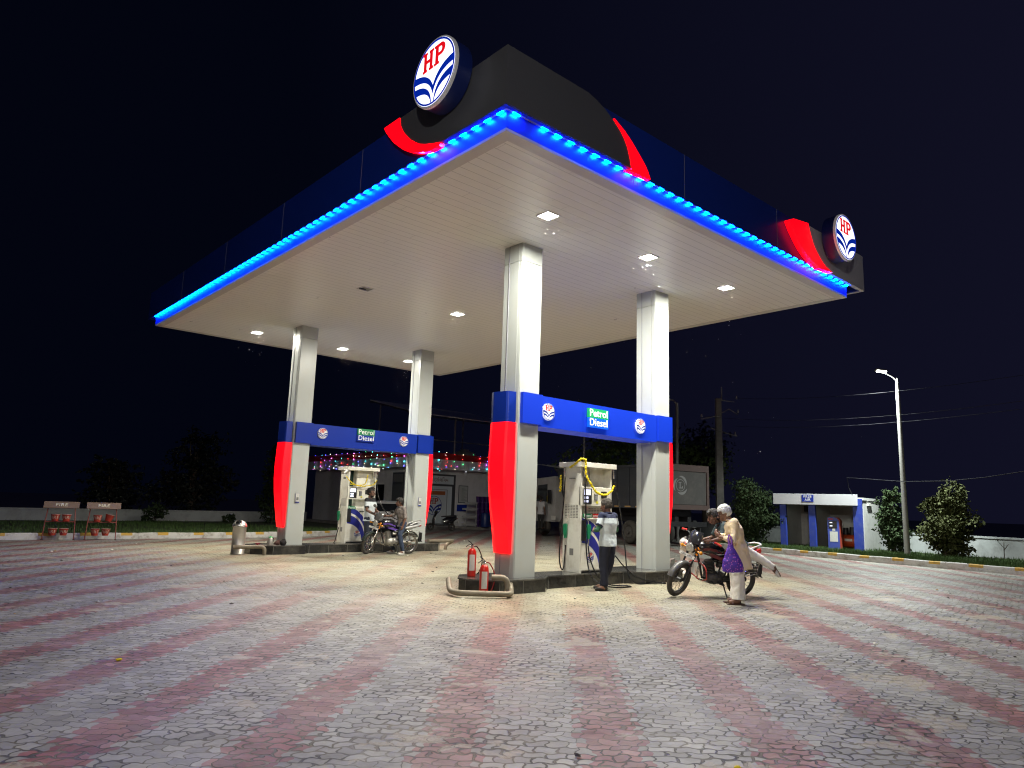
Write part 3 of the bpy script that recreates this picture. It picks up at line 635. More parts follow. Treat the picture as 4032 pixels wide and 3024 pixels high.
    for a0, b0_, a1, b1_ in ((.80,1.0,.70,.84),(.655,.77,.545,.52)):
        n = 22
        for i in range(n):
            t0, t1 = R(2+86*i/n), R(2+86*(i+1)/n)
            q = [(.03+a0*math.cos(t0), .06+b0_*math.sin(t0)),(.03+a0*math.cos(t1), .06+b0_*math.sin(t1)),(.03+a1*math.cos(t1), .06+b1_*math.sin(t1)),(.03+a1*math.cos(t0), .06+b1_*math.sin(t0))]
            b.prism(q, .0012, .0035, 'xz')
    b.build('blue_arcs', arc, t)
    M = face_my(.31 if not second else .42,.003,.30 if not second else .27); emblem(M, .105, t, (red_text, blue_text), t=.002)
    # nozzle boot and nozzle
    b = MB(); b.box(.035,-.022,.62,.16,.002,1.02); b.build('nozzle_boot', black_plastic, t, bevel=.01)
    b = MB(); b.box(.45,-.02,.93,.60,.002,.955); b.box(.45,-.035,.93,.48,-.02,.955); b.build('door_latch', black_plastic, t)
    def nozzle(px, py, s=1, rot=0):
        M = Matrix.Translation((px,py,.80)) @ Euler((0,0,rot)).to_matrix().to_4x4()
        nz = MB(M); nz.rings([[V(-.03*k,-.02,z),V(.05*k,-.02,z),V(.06*k,.0,z),V(.05*k,.025,z),V(-.03*k,.025,z)] for k,z in ((.55,-.14),(.9,-.06),(1.1,.02),(1.15,.10),(.8,.14))], smooth=False)
        root = nz.build('nozzle', green_nozzle, t, bevel=.006)
        sp = MB(M); sp.tube([(0,.0,.13),(-.03,-.01,.22),(-.075,0,.30),(-.085,0,.34)], .011, 8); sp.build('spout', chrome, root)
        tr = MB(M); tr.tube([(.05,0,.08),(.085,0,.03),(.08,0,-.06),(.03,0,-.1)], .007, 6); tr.build('trigger_guard', black_plastic, root)
        sw = MB(M); sw.cyl((.0,0,-.14),(.0,0,-.20),.016,.013); sw.cyl((.0,0,-.2),(-.005,0,-.26),.02,.014); sw.build('swivel', chrome, root)
    if not second: nozzle(.17,-.07)
    nozzle(-.06,.33,rot=R(90))
    # hose ends at the cap and hoses
    ends = [(.06,-.04),(W+.02,-.03),(-.045,.40),(.36,.12)] if not second else [(W-.1,-.03),(W-.01,-.03)]
    for ex, ey in ends: b = MB(); b.cyl((ex,ey,H-.005),(ex+.01,ey,H-.12),.022,.02); b.cyl((ex+.01,ey,H-.12),(ex+.015,ey,H-.2),.026,.018); b.build('hose_coupling', chrome, t)
    g_ = -.237+.014
    def hose(p, nm='hose'):
        # catmull smoothing
        P = [Vector(q) for q in p]; out = []
        for i in range(len(P)-1):
            a, c, d, e = P[max(i-1,0)], P[i], P[i+1], P[min(i+2,len(P)-1)]
            for k in range(8):
                u = k/8; out.append(.5*((2*c)+(d-a)*u+(2*a-5*c+4*d-e)*u*u+(-a+3*c-3*d+e)*u**3))
        out.append(P[-1]); MB().tube(out, .0135, 8).build(nm, hose_black, t)
    if not second:
        hose([(.075,-.04,1.88),(.07,-.08,1.4),(.055,-.1,.9),(.05,-.14,.35),(.06,-.24,0),(.16,-.42,-.18),(.40,-.62,g_),(.75,-.66,g_),(.83,-.52,g_),(.70,-.42,g_),(.45,-.34,-.19),(.22,-.26,-.02),(.16,-.13,.28),(.165,-.07,.53)])
        hose([(W+.035,-.03,1.86),(1.07,-.06,1.5),(1.16,-.1,1.0),(1.2,-.16,.4),(1.16,-.24,.05),(1.17,-.36,-.16),(1.35,-.42,g_),(1.75,-.45,g_),(1.98,-.50,g_),(1.96,-.60,g_),(1.7,-.52,-.2),(1.35,-.36,-.1),(1.1,-.2,.12),(1.02,-.06,.3),(.97,.1,.42)])
        hose([(-.035,.40,1.86),(-.05,.41,1.4),(-.06,.45,.9),(-.055,.5,.3),(-.06,.44,.06),(-.07,.36,.1),(-.06,.33,.52)])
    else:
        hose([(W+.005,-.03,1.86),(1.0,-.12,1.45),(1.06,-.35,1.05),(1.16,-.75,.80),(1.28,-1.05,.70)])
        hose([(W-.085,-.03,1.86),(W-.1,-.05,1.5),(W-.12,-.07,1.0),(W-.1,-.12,.4),(W-.1,-.35,-.1),(.6,-.6,g_),(.3,-.7,g_),(.5,-.85,g_),(1.1,-.8,g_)])
        hose([(-.02,.35,.45),(-.1,.3,.25),(-.2,.2,.05),(-.3,.1,.0)])
        b = MB(); b.tube([(-.03,-.02,H),(-.12,-.03,H-.06),(-.16,-.03,H-.12)], [.03,.035,.02], 8); b.tube([(-.03,-.02,H-.02),(-.17,-.02,H-.01)], .012, 6); b.build('ribbon_bow', white_paint, t)
    return t
dispenser(10.54, 9.73, 'white fuel pump with a thick yellow marigold garland between the two nearest columns')
dispenser(10.79, 19.50, 'white fuel pump with a thin yellow leaf garland behind the young attendant', second=True, H=2.18, W=.97)
def garland(paths, r, label, m, step=.028):
    rnd = random.Random(11); b = MB()
    for path in paths:
        P = [Vector(p) for p in path]; fine = []
        for i in range(len(P)-1):
            a, c, d, e = P[max(i-1,0)], P[i], P[i+1], P[min(i+2,len(P)-1)]
            for k in range(14):
                u = k/14; fine.append(.5*((2*c)+(d-a)*u+(2*a-5*c+4*d-e)*u*u+(-a+3*c-3*d+e)*u**3))
        last = None
        for q in fine:
            if last is None or (q-last).length > step:
                last = q; s_ = r*rnd.uniform(.85,1.15); b.ell(q+V(*[rnd.uniform(-.3,.3)*r for _ in range(3)]), s_, nu=7, nv=5)
    tag(b.build('flower_garland', m), label, 'garland')
gx_, gy_, gz_ = 10.54, 9.73, .237
garland([[(10.47,9.95,2.30),(10.46,9.80,2.37),(10.47,9.70,2.44),(10.52,9.64,2.46),(10.57,9.62,2.40),(10.56,9.62,2.25),(10.57,9.62,2.15),(10.66,9.60,2.0),(10.82,9.58,1.83),(11.02,9.57,1.76),(11.2,9.58,1.79),(11.36,9.60,1.88),(11.47,9.66,1.97)],[(10.46,10.20,2.12),(10.45,10.2,2.0),(10.45,10.2,1.88),(10.45,10.2,1.8)]], .024, 'thick yellow marigold garland draped over the nearest white fuel pump', yellow_flower)
garland([[(10.70,19.46,2.20),(10.80,19.42,2.08),(10.95,19.38,1.98),(11.15,19.38,1.93),(11.4,19.38,1.96),(11.6,19.39,2.0),(11.74,19.42,2.14)],[(10.84,19.44,1.98),(11.1,19.4,1.96),(11.3,19.4,2.0),(11.36,19.4,2.12),(11.4,19.42,2.28)]], .017, 'thin yellow leaf garland strung across the farther fuel pump', yellow_flower, step=.018)
# ================================================================ litter bins
def bin_(x, y, label, rz):
    t = thing('litter_bin', label, 'bin', (x,y,0), rz)
    MB().lathe([(.172,0),(.178,.004),(.178,.018),(.17,.022),(.17,.70),(.175,.705),(.175,.72),(.12,.72)], n=36).build('body', steel, t)
    # dome with an opening
    b = MB(); n, k = 40, 12
    rg = [[V(.19*math.cos(math.pi/2*j/k)*math.cos(2*math.pi*i/n), .19*math.cos(math.pi/2*j/k)*math.sin(2*math.pi*i/n), .725+.16*math.sin(math.pi/2*j/k)) for i in range(n)] for j in range(k+1)]
    hc = V(-.125,0,.83)
    vs = [p for r in rg for p in r]; fs = []
    for j in range(k):
        for i in range(n):
            f = (j*n+i, j*n+(i+1)%n, (j+1)*n+(i+1)%n, (j+1)*n+i); c = sum((vs[q] for q in f), V(0,0,0))/4
            if (c-hc).length > .082: fs.append(f)
    b.add(vs, fs, True); b.build('dome_lid', steel_bright, t)
    Q = V(-.66,0,.75).to_track_quat('Z','Y').to_matrix(); MB().torus(hc+V(.004,0,-.004), .085, .009, Q).build('opening_rim', chrome, t)
    MB().lathe([(.188,.715),(.197,.72),(.197,.732),(.188,.737)], n=36).build('lid_rim', chrome, t)
    MB().lathe([(.0,.71),(.165,.712)], n=24, cap=False).build('liner', black_plastic, t)
bin_(7.53, 19.28, 'steel dome-top litter bin beside the low bent pipe at the far left island end', R(45))
bin_(15.05, 10.35, 'steel dome-top litter bin behind the motorcycle front wheel', R(60))
# ================================================================ pipes guarding the islands
pipe_m = mat('weathered_pipe', (.24,.21,.16), .55, metal=.35, var=.3, vscale=7, dirt=(.12,.08,.05), dscale=5, damt=.6)
def pipe(path, r, label, nm='pipe_guard'):
    P = [Vector(p) for p in path]; out = [P[0]]
    for i in range(1, len(P)-1):
        a, c, e = P[i-1], P[i], P[i+1]; ra = min((a-c).length, (e-c).length, .14)*.9; p0 = c+(a-c).normalized()*ra; p1 = c+(e-c).normalized()*ra
        for k in range(7): u = k/6; out.append((1-u)**2*p0+2*u*(1-u)*c+u*u*p1)
    out.append(P[-1]); b = MB(); b.tube(out, r, 14); tag(b.build(nm, pipe_m), label, 'pipe guard')
pipe([(7.60,10.05,.22),(7.43,9.78,.07),(7.36,9.46,.07),(8.02,8.93,.07),(8.22,9.12,.07),(8.26,9.2,.20)], .047, 'bent steel pipe lying on the ground round the nearest island end')
pipe([(7.98,9.36,.30),(8.20,9.20,.30),(8.20,9.20,0)], .05, 'short elbow pipe stub beside the front fire extinguisher')
pipe([(7.30,19.02,.20),(8.03,18.72,.22),(8.03,18.72,0)], .05, 'low bent pipe guard beside the left litter bin')
pipe([(13.45,18.93,.30),(14.45,19.05,.30),(14.75,19.35,.27),(14.42,19.3,.16),(14.42,19.32,0)], .055, 'curved pipe guard with a standing leg behind the motorcycle rear wheel')
# ================================================================ fire extinguishers
ext_red = mat('extinguisher_red', (.55,.02,.012), .3, var=.1, coat=.3); label_w = mat('label_white', (.6,.6,.57), .6, var=.15, vscale=20)
def extinguisher(x, y, z, h, r, label, rz, hose_red=False):
    t = thing('fire_extinguisher', label, 'fire extinguisher', (x,y,z), rz)
    MB().lathe([(r*.9,0),(r,.015),(r,.03),(r*.98,.035),(r,.05),(r,h-.1),(r*.93,h-.055),(r*.7,h-.02),(r*.35,h)], n=28).build('cylinder', ext_red, t)
    b = MB(); b.cyl((0,0,h),(0,0,h+.05),.018); b.cyl((-.03,0,h+.035),(.035,0,h+.035),.012); b.build('valve', chrome, t)
    b = MB(); b.tube([(-.0,0,h+.05),(-.05,0,h+.07),(-.11,0,h+.02)], .008, 6); b.build('lower_handle', black_plastic, t)
    b = MB(); b.tube([(.02,0,h+.05),(-.03,0,h+.10),(-.08,0,h+.13)], .009, 6); b.build('lever', black_plastic, t)
    hp = [(.03,0,h+.035),(.09,0,h+.02),(.16,0,h-.1),(.185,0,h*.5),(.14,0,h*.18),(.10,0,.05)]
    P = [Vector(q) for q in hp]; out = []
    for i in range(len(P)-1):
        a, c, d, e = P[max(i-1,0)], P[i], P[i+1], P[min(i+2,len(P)-1)]
        for k in range(6): u = k/6; out.append(.5*((2*c)+(d-a)*u+(2*a-5*c+4*d-e)*u*u+(-a+3*c-3*d+e)*u**3))
    MB().tube(out, .011, 7).build('hose', hose_black if not hose_red else mat('hose_red',(.25,.02,.02),.4), t)
    b = MB(); n = 12
    for (a0, a1, z0, z1) in ((R(200)-rz,R(275)-rz,h*.22,h*.78),):
        vs = []
        for i in range(n+1): a = a0+(a1-a0)*i/n; vs += [((r+.0015)*math.cos(a),(r+.0015)*math.sin(a),z0),((r+.0015)*math.cos(a),(r+.0015)*math.sin(a),z1)]
        b.add(vs, [(2*i,2*i+2,2*i+3,2*i+1) for i in range(n)], True)
    b.build('label', label_w, t)
extinguisher(8.16, 10.13, .237, .49, .078, 'tall red fire extinguisher standing on the black island edge', R(-42))
extinguisher(7.93, 9.50, .0, .50, .078, 'red extinguisher with white label on the ground behind the pipe', R(-30), True)
# ================================================================ items on the far island
t = thing('kettle', 'steel kettle with a green lid on the far island beside the column', 'kettle', (8.28,18.98,.237), R(30))
MB().lathe([(.085,0),(.088,.01),(.07,.16),(.055,.2),(.05,.205)], n=24).build('body', steel, t); MB().lathe([(.055,.205),(.05,.222),(.015,.23),(.012,.245)], n=20).build('lid', mat('lid_green',(.02,.4,.1),.4), t)
MB().tube([(.055,0,.19),(.12,0,.19),(.13,0,.1),(.08,0,.04)], .012, 8).build('handle', black_plastic, t)
tag(MB().lathe([(.03,0),(.06,.03),(.075,.06),(.07,.06),(.05,.03),(.0,.01)], c=(7.96,19.05,.24), n=20).build('bowl', mat('maroon_plastic',(.2,.01,.03),.35)), 'small maroon bowl on the far left island tip', 'bowl')
for (x,y,s,lb,m) in ((8.46,18.93,.075,'small brown bundle next to the steel kettle', mat('brown_cloth',(.08,.035,.03),.9,bump=.6)),(8.60,18.90,.09,'black lumpy bundle leaning on the far left column', mat('black_cloth',(.02,.018,.02),.9,bump=.6))):
    b = MB(); b.ell((x,y,.237+s*.8),(s*1.15,s,s*.85)); b.ell((x+.02,y,.237+s*1.4),(s*.6,s*.6,s*.6)); tag(remesh(b,'bundle',m,None,.012,3,.03,.05), lb, 'bundle')
b = MB(); b.prism([(8.02,19.0),(8.5,18.82),(8.62,19.0),(8.1,19.2)], .2375, .241); tag(b.build('tray', steel), 'thin flat tray under the kettle and bowl', 'tray')
# QR-less notices on the far columns and grey box on the near island
for x, lb in ((8.98,'white and blue payment placard on the far left column'),(13.12,'white and blue payment placard on the far right column')):
    t = thing('placard', lb, 'placard', (x,19.04,1.52)); MB().box(-.055,-.012,-.13,.055,.0,.13).build('board', label_w, t); MB().box(-.054,-.014,-.129,.054,-.0125,-.10).build('footer', blue_sign, t); MB().box(-.032,-.0145,-.06,.032,-.0125,.02).build('grey_square', mat('placard_grey',(.16,.17,.17),.6), t); MB().box(-.06,-.008,-.135,.06,.0,.135).build('backing', navy_panel, t)
t = thing('metal_box', 'dull grey open metal box on the right end of the nearest island', 'metal box', (13.62,9.95,.237), R(20))
b = MB(); b.prism([(-.2,0),(.28,0),(.26,.19),(-.08,.17)], -.15, .15, 'xz'); b.build('box', mat('galvanised_grey',(.2,.2,.19),.6,var=.2), t, bevel=.005); MB().box(-.45,-.05,.03,-.2,.05,.045).build('tongue', dark_metal, t)
# ================================================================ fire bucket stands
rust = mat('rusty_red_paint', (.22,.05,.04), .75, var=.35, vscale=10, dirt=(.1,.05,.03), dscale=8); fire_w = mat('stencil_cream', (.62,.6,.48), .6); bucket_red = mat('bucket_red', (.36,.035,.018), .55, var=.25, vscale=9); board_m = mat('faded_board', (.15,.10,.075), .8, var=.3, vscale=6)
def bucket(x, y, z, label, turn=0, word='FIRE', bail=True, tilt=0, m=bucket_red):
    t = thing('fire_bucket', label, 'bucket', (x,y,z), 0, 'fire buckets on the two stands', rot=(0,R(tilt),R(turn)))
    MB().lathe([(.0,.004),(.085,0),(.09,.01),(.128,.21),(.133,.215),(.125,.213),(.084,.015),(.0,.012)], n=28, cap=False).build('pail', m, t)
    MB().torus((0,0,.213), .131, .005).build('rim', mat('rim_pale',(.4,.3,.26),.6), t)
    if bail: b = MB(); b.torus((0,0,.215), .125, .0035, Euler((R(90),0,0)).to_matrix(), a0=0, a1=math.pi, n=18, m=6); b.build('bail', dark_metal, t)
    if word:
        w_ = bpy.data.objects.new('stencil', None)
        cu = bpy.data.curves.new('s','FONT'); cu.body = word; cu.size = .13; cu.extrude = .001; cu.offset = .0008; cu.space_character = 1.1; cu.align_x = 'CENTER'; cu.align_y = 'CENTER'
        o = bpy.data.objects.new('s', cu); COL.objects.link(o); dg = bpy.context.evaluated_depsgraph_get(); me = bpy.data.meshes.new_from_object(o.evaluated_get(dg)); bpy.data.objects.remove(o); bpy.data.objects.remove(w_)
        for v in me.vertices:
            zz = .115+v.co.y; rr = .09+.038*max(0,(zz-.01)/.2)+.0025; a = -math.pi/2+v.co.x/rr; v.co = (rr*math.cos(a), rr*math.sin(a), zz)
        me.materials.clear(); me.materials.append(fire_w); o = bpy.data.objects.new('stencil_word', me); COL.objects.link(o); o.parent = t
def firestand(x, y, rz, label):
    t = thing('fire_bucket_stand', label, 'bucket stand', (x,y,0), rz)
    for s in (-1,1):
        b = MB(); b.tube([(s*.43,0,0),(s*.40,0,.56),(s*.36,.02,1.05)], .016, 6); b.build('leg', rust, t); MB().box(s*.43-.035,-.03,0,s*.43+.035,.03,.02).build('foot', dark_metal, t)
    MB().box(-.4,-.012,.55,.4,.012,.575).build('crossbar', rust, t)
    b = MB(); b.M = Matrix.Translation((0,-.06,1.08)) @ Euler((R(-28),0,0)).to_matrix().to_4x4(); b.box(-.48,-.01,-.11,.48,.01,.11); hb = b.build('header_board', board_m, t)
    text('fire_word','FIRE',.14,fire_w, Matrix.Translation((.0,-.075,1.08)) @ Euler((R(62),0,0)).to_matrix().to_4x4(), hb, off=.002, ext=.001, sx=1.25)
    b = MB(); b.tube([(-.36,.02,.98),(.36,.02,.98)], .012, 6); b.build('top_bar', rust, t)
    return t
for (x,y,rz,lb) in ((4.60,26.30,R(-17),'rusty red two-tier stand holding four fire buckets, the leftmost one'),(5.72,26.05,R(-9),'rusty red fire bucket stand nearer the litter bin')):
    firestand(x,y,rz,lb)
    c, s = math.cos(rz), math.sin(rz)
    left = x < 5
    rows = [(-.14,.577,0),(.16,.577,0),(-.17,.14,1),(.13,.14,1)]
    names = (['upper bucket at the outer side of the leftmost stand','upper bucket at the inner side of the leftmost stand','lower hanging bucket at the outer side of the leftmost stand','lower hanging bucket at the inner side of the leftmost stand'] if left else ['upper upright bucket on the stand nearer the bin','upper bucket tilted sideways without lettering on the second stand','lower hanging bucket with whole word on the second stand','lower hanging bucket next to the right leg of the second stand'])
    for (dx,z,lo),nm in zip(rows,names):
        tl = 14 if ('tilted' in nm) else 0
        bucket(x+c*dx*1.0, y+s*dx-.015*0-.0, z if lo else .576+(0.02 if tl else 0), 'red fire bucket, '+nm, turn=math.degrees(rz)+(18 if 'inner' in nm else -8), bail=bool(lo), tilt=tl, word=None if tl else 'FIRE')
# ================================================================ air booth
bo = thing('air_booth', 'small blue and white booth with a free air sign over an air machine', 'booth', (28.88,15.18,.13), R(-83))
bw = mat('booth_grey_plaster', (.56,.57,.55), .8, var=.1, vscale=2, dirt=(.2,.2,.18), dscale=2, damt=.4); bblue = mat('booth_blue', (.012,.035,.28), .6, var=.12, dirt=(.1,.12,.2), dscale=5, damt=.4); bf = mat('booth_fascia_white', (.5,.5,.53), .5, var=.03)
LW = 3.2
MB().box(0,2.1,0,LW,2.22,2.0).build('back_wall', bw, bo); MB().box(.05,.03,0,.12,2.1,2.0).build('side_wall', bw, bo); MB().box(LW-.0,.03,-.1,LW+.07,2.22,2.0).build('side_wall', bw, bo); MB().box(1.28,.05,0,1.36,2.1,2.0).build('partition', bw, bo)
for xx, w_ in ((-.0,.26),(1.18,.28),(LW-.3,.34)): MB().box(xx,-.08,-.12,xx+w_,.05,1.85).build('pillar', bblue, bo, bevel=.01)
MB().box(LW-.17,-.075,1.85,LW+.06,.3,2.05).build('pillar_cap', bblue, bo)
MB().box(-.22,-.2,1.78,LW-.10,-.06,2.22).build('fascia', bf, bo, bevel=.008)
MB().box(-.1,-.055,2.0,LW+.1,2.3,2.1).build('roof', bw, bo)
MB().box(-.05,-.1,-.13,LW,2.25,-.0).build('floor_slab', concrete, bo)
g = MB().box(.98,-.215,1.90,1.45,-.202,2.18).build('sign_board', blue_sign, bo)
text('free_word','FREE',.15,white_text, face_my(1.215,-.2165,2.10), g, off=.002, ext=.001); text('air_word','AIR',.15,white_text, face_my(1.215,-.2165,1.975), g, off=.002, ext=.001)
e = MB(); e.box(.50,1.96,1.25,.86,2.1,1.75); bx = e.build('inverter_box', mat('inverter_white',(.55,.55,.52),.5), bo, bevel=.02); MB().box(.70,1.952,1.32,.82,1.959,1.44).build('panel', black_plastic, bx)
MB().box(1.02,1.98,1.4,1.2,2.1,1.85).build('meter_box', mat('inverter_white',(.55,.55,.52),.5), bo); MB().box(.28,2.02,1.5,.42,2.1,1.75).build('switch_box', dark_metal, bo)
MB().box(.74,1.9,.12,.92,2.1,1.3).build('duct', mat('duct_grey',(.42,.42,.44),.6), bo); MB().box(1.02,1.9,.1,1.2,2.1,.75).build('cabinet', mat('duct_grey2',(.22,.22,.23),.6), bo)
MB().box(1.75,2.0,.95,1.9,2.1,1.05).build('socket', white_paint, bo)
b = MB(); b.box(LW+.075,.5,1.80,LW+.14,1.1,1.87); b.build('tube_light', white_paint, bo)
rz0 = bo.rotation_euler[2]
def bw_(x,y,z=0): return (28.88+math.cos(rz0)*x-math.sin(rz0)*y, 15.18+math.sin(rz0)*x+math.cos(rz0)*y, .13+z)
t = thing('air_machine', 'blue and orange tyre inflator kiosk with rounded top inside the booth', 'air machine', bw_(2.12,-.02,-.11), rz0)
prof = [(-.22,0),(.22,0),(.22,1.25),(.19,1.33),(.10,1.40),(0,1.42),(-.12,1.42),(-.22,1.38)]
MB().prism(prof, 0, .04, 'xz').build('front_panel', mat('kiosk_blue',(.05,.08,.36),.45), t)
MB().prism([(x*1.0+.03,z) for x,z in prof], .041, .32, 'xz').build('cabinet', mat('kiosk_orange',(.38,.06,.03),.5), t)
d = MB().box(-.17,-.012,.98,.14,-.001,1.26).build('display', black_plastic, t); MB().box(-.13,-.016,1.18,-.03,-.0125,1.22).build('readout', screen_lit, d); MB().box(-.13,-.016,1.05,-.03,-.0125,1.09).build('readout', screen_lit, d)
MB().box(-.14,-.006,.45,.16,-.001,.85).build('notice', label_w, t); MB().box(-.04,-.006,.88,.07,-.001,.97).build('pictogram', label_w, t); MB().box(-.18,-.006,1.32,.0,-.001,1.36).build('name_strip', red_text, t)
t = thing('air_compressor', 'orange air compressor tank behind the tyre inflator', 'compressor', bw_(2.58,.7,-.05), rz0)
b = MB(); b.lathe([(0,-.42),(.2,-.40),(.26,-.33),(.27,-.3),(.27,.3),(.26,.33),(.2,.40),(0,.42)], c=(0,0,.42), n=24, Q=Euler((0,R(90),0)).to_matrix()); b.build('tank', mat('compressor_orange',(.42,.06,.015),.45), t)
b = MB(); b.cyl((-.2,0,.68),(-.2,0,.95),.12,.1); b.cyl((.05,0,.68),(.05,0,.98),.13,.1); b.cyl((.26,-.08,.82),(.26,.08,.82),.14); b.build('pump_head', dark_metal, t, bevel=.01)
MB().box(-.18,-.275,.42,.1,-.269,.52).build('plate', label_w, t)
b = MB()
for sx in (-.3,.3): b.cyl((sx,-.15,.0),(sx*.9,-.1,.2),.02); b.cyl((sx,.15,.0),(sx*.9,.1,.2),.02)
b.build('feet', dark_metal, t)
# ================================================================ building
bl = thing('station_office', 'grey single storey station office with red and white fascia hung with coloured lights', 'building')
ow = mat('office_grey_paint', (.66,.665,.67), .7, var=.05, vscale=1.5, dirt=(.18,.18,.17), dscale=1.5, damt=.3)
MB().box(22.9,34.6,.16,31.5,46,3.6).build('wall', ow, bl)
MB().box(22.0,33.9,-.05,32,47,.16).build('plinth', concrete, bl)
for z0_,z1_,nm,m in ((4.03,4.40,'fascia_red',mat('fascia_red',(.33,.012,.012),.45)),(3.47,4.026,'fascia_white',mat('fascia_white',(.6,.6,.62),.5))):
    b = MB(); b.box(22.35,33.9,z0_,32,34.05,z1_); b.box(22.35,34.05,z0_,22.5,46.5,z1_); b.build(nm, m, bl)
MB().box(22.45,34.0,3.6,32,46.4,3.66).build('roof', concrete, bl)
fr_ = mat('door_frame_grey', (.06,.065,.075), .4); pan = mat('door_panel_pale', (.6,.67,.71), .5, var=.04)
def flat(x0,z0_,x1,z1_,y0,th,name,m,par): return MB().box(x0,y0-th,z0_,x1,y0,z1_).build(name,m,par)
d = flat(23.0,.2,26.35,3.2,34.597,.03,'door_frame',fr_,bl); flat(23.15,2.62,26.2,3.1,34.565,.01,'sign_panel',pan,d); flat(23.15,.32,26.1,2.5,34.565,.01,'door_leaf',pan,d)
b = MB()
for x0,z0_,x1,z1_ in ((23.3,2.28,25.75,2.3),(25.73,.4,25.75,2.28),): b.box(x0,34.54,z0_,x1,34.554,z1_)
b.build('door_line', fr_, d); og = flat(23.6,1.98,25.6,2.2,34.554,.01,'orange_sign',mat('sign_orange',(.45,.15,.05),.5),d)
text('scheme_words','હિન્દુસ્તાન પેટ્રોલિયમ',.15,mat('sign_orange_dark',(.3,.06,.03),.5), face_my(24.65,34.543,2.09), og, ext=.001)
text('sign_words','રત પેટ્રોલિયમ',.30,mat('sign_brown',(.18,.06,.05),.5), face_my(24.95,34.552,2.86), d, ext=.001, off=.002)
emblem(face_my(24.82,34.552,1.36), .56, d, (mat('door_red',(.32,.06,.04),.5), blue_text), t=.004)
flat(26.62,1.55,27.35,2.6,34.597,.015,'poster',mat('poster_frame',(.05,.06,.08),.5),bl); po = flat(26.66,1.59,27.31,2.56,34.581,.004,'poster_sheet',mat('poster_white',(.45,.47,.46),.6),bl)
b = MB()
for i in range(12): b.box(26.85,34.572,1.7+i*.065,27.25-.1*(i%3),34.576,1.715+i*.065)
b.build('poster_print', mat('poster_print',(.12,.16,.15),.6), po)
flat(26.55,1.05,27.3,1.45,34.597,.012,'notice_board',blue_sign,bl)
MB().box(22.86,37.0,.9,22.898,38.2,2.5).build('window', glass_dark, bl); MB().box(22.86,40.0,.9,22.898,41.2,2.5).build('window', glass_dark, bl)
b = MB(); b.box(22.875,34.9,.2,22.899,36.1,3.2); d2 = b.build('door_frame', fr_, bl); MB().box(22.86,35.0,.3,22.874,36.0,2.5).build('door_leaf', mat('dark_leaf',(.10,.11,.12),.5), d2); MB().box(22.86,35.0,2.65,22.874,36.0,3.1).build('sign_panel', mat('dark_leaf2',(.16,.16,.16),.5), d2)
# solar roof frame on the building
so = thing('solar_array', 'dim framed solar panel roof standing above the station office', 'solar panels', (0,0,0))
b = MB(); P0, P1, P2, P3 = V(22.6,33.2,6.45), V(30.5,33.2,6.45), V(30.5,38.8,7.7), V(22.6,38.8,7.7)
b.add([P0,P1,P2,P3], [(0,1,2,3)]); b.add([p+V(0,0,.05) for p in (P0,P1,P2,P3)], [(0,1,2,3)]); 
for a_, c_ in ((P0,P1),(P1,P2),(P2,P3),(P3,P0)): b.add([a_,c_,c_+V(0,0,.05),a_+V(0,0,.05)], [(0,1,2,3)])
b.build('panels', mat('solar_underside',(.7,.69,.66),.7), so)
b = MB()
for i in range(9):
    f = i/8; b.tube([P0.lerp(P1,f)-V(0,0,.04), P3.lerp(P2,f)-V(0,0,.04)], .03, 6)
for i in range(5):
    f = i/4; b.tube([P0.lerp(P3,f)-V(0,0,.1), P1.lerp(P2,f)-V(0,0,.1)], .03, 6)
b.build('frame', dark_metal, so)
pgm = mat('post_grey',(.3,.3,.3),.5,metal=.4)
for xx in (22.9,26.1,29.4): MB().cyl((xx,34.5,3.6),(xx,34.5,6.7),.05).build('post', pgm, so); MB().cyl((xx,38,3.6),(xx,38,7.4),.05).build('post', pgm, so)
MB().tube([(22.9,34.5,5.2),(29.4,34.5,5.2)], .03, 6).build('rail', pgm, so)
tag(MB().lathe([(.75,3.66),(.8,3.75),(.8,4.55),(.72,4.72),(.3,4.86),(.28,4.95),(0,4.97)], c=(28.2,36.2,0), n=32).build('water_tank', mat('tank_white',(.3,.3,.29),.6)), 'round pale water tank on the office roof under the solar frame', 'water tank')
# string lights
cols = {'red':(1,.05,.05),'blue':(.12,.1,1),'green':(.1,1,.35),'purple':(.8,.15,1),'warm':(1,.85,.5),'white':(.85,.95,1),'cyan':(.1,.9,1)}
lights = thing('fairy_lights', 'coloured fairy lights hanging in strands from the office fascia', 'fairy lights')
rnd = random.Random(2); mbs = {k: MB() for k in cols}; wire = MB()
def strand(x, y, z):
    n = rnd.randint(3,5); L_ = rnd.uniform(.6,1.0)
    wire.tube([(x,y,z),(x,y,z-L_)], .004, 4)
    for k in range(n):
        c = rnd.choice(list(cols)); mbs[c].ell((x+rnd.uniform(-.06,.06),y+rnd.uniform(-.03,.03),z-L_*k/(n-1)+rnd.uniform(-.05,.05)), rnd.choice((.013,.019,.027)), nu=6, nv=4)
for i in range(13): strand(22.6+i*.62+rnd.uniform(-.05,.05), 33.84, 4.42)
for i in range(16): strand(22.28, 34.1+i*.72+rnd.uniform(-.06,.06), 4.42)
for i in range(26): c = rnd.choice(list(cols)); mbs[c].ell((22.27, 34+rnd.random()*11.5, rnd.uniform(3.35,3.7)), .015, nu=6, nv=4)
for i in range(14): c = rnd.choice(list(cols)); mbs[c].ell((22.5+rnd.random()*7, 33.83, rnd.uniform(3.35,3.75)), .015, nu=6, nv=4)
for k, c in cols.items(): mbs[k].build(k+'_bulbs', mat('bulb_'+k, c, .5, emit=c, estr=8), lights)
wire.build('strand', black_plastic, lights)
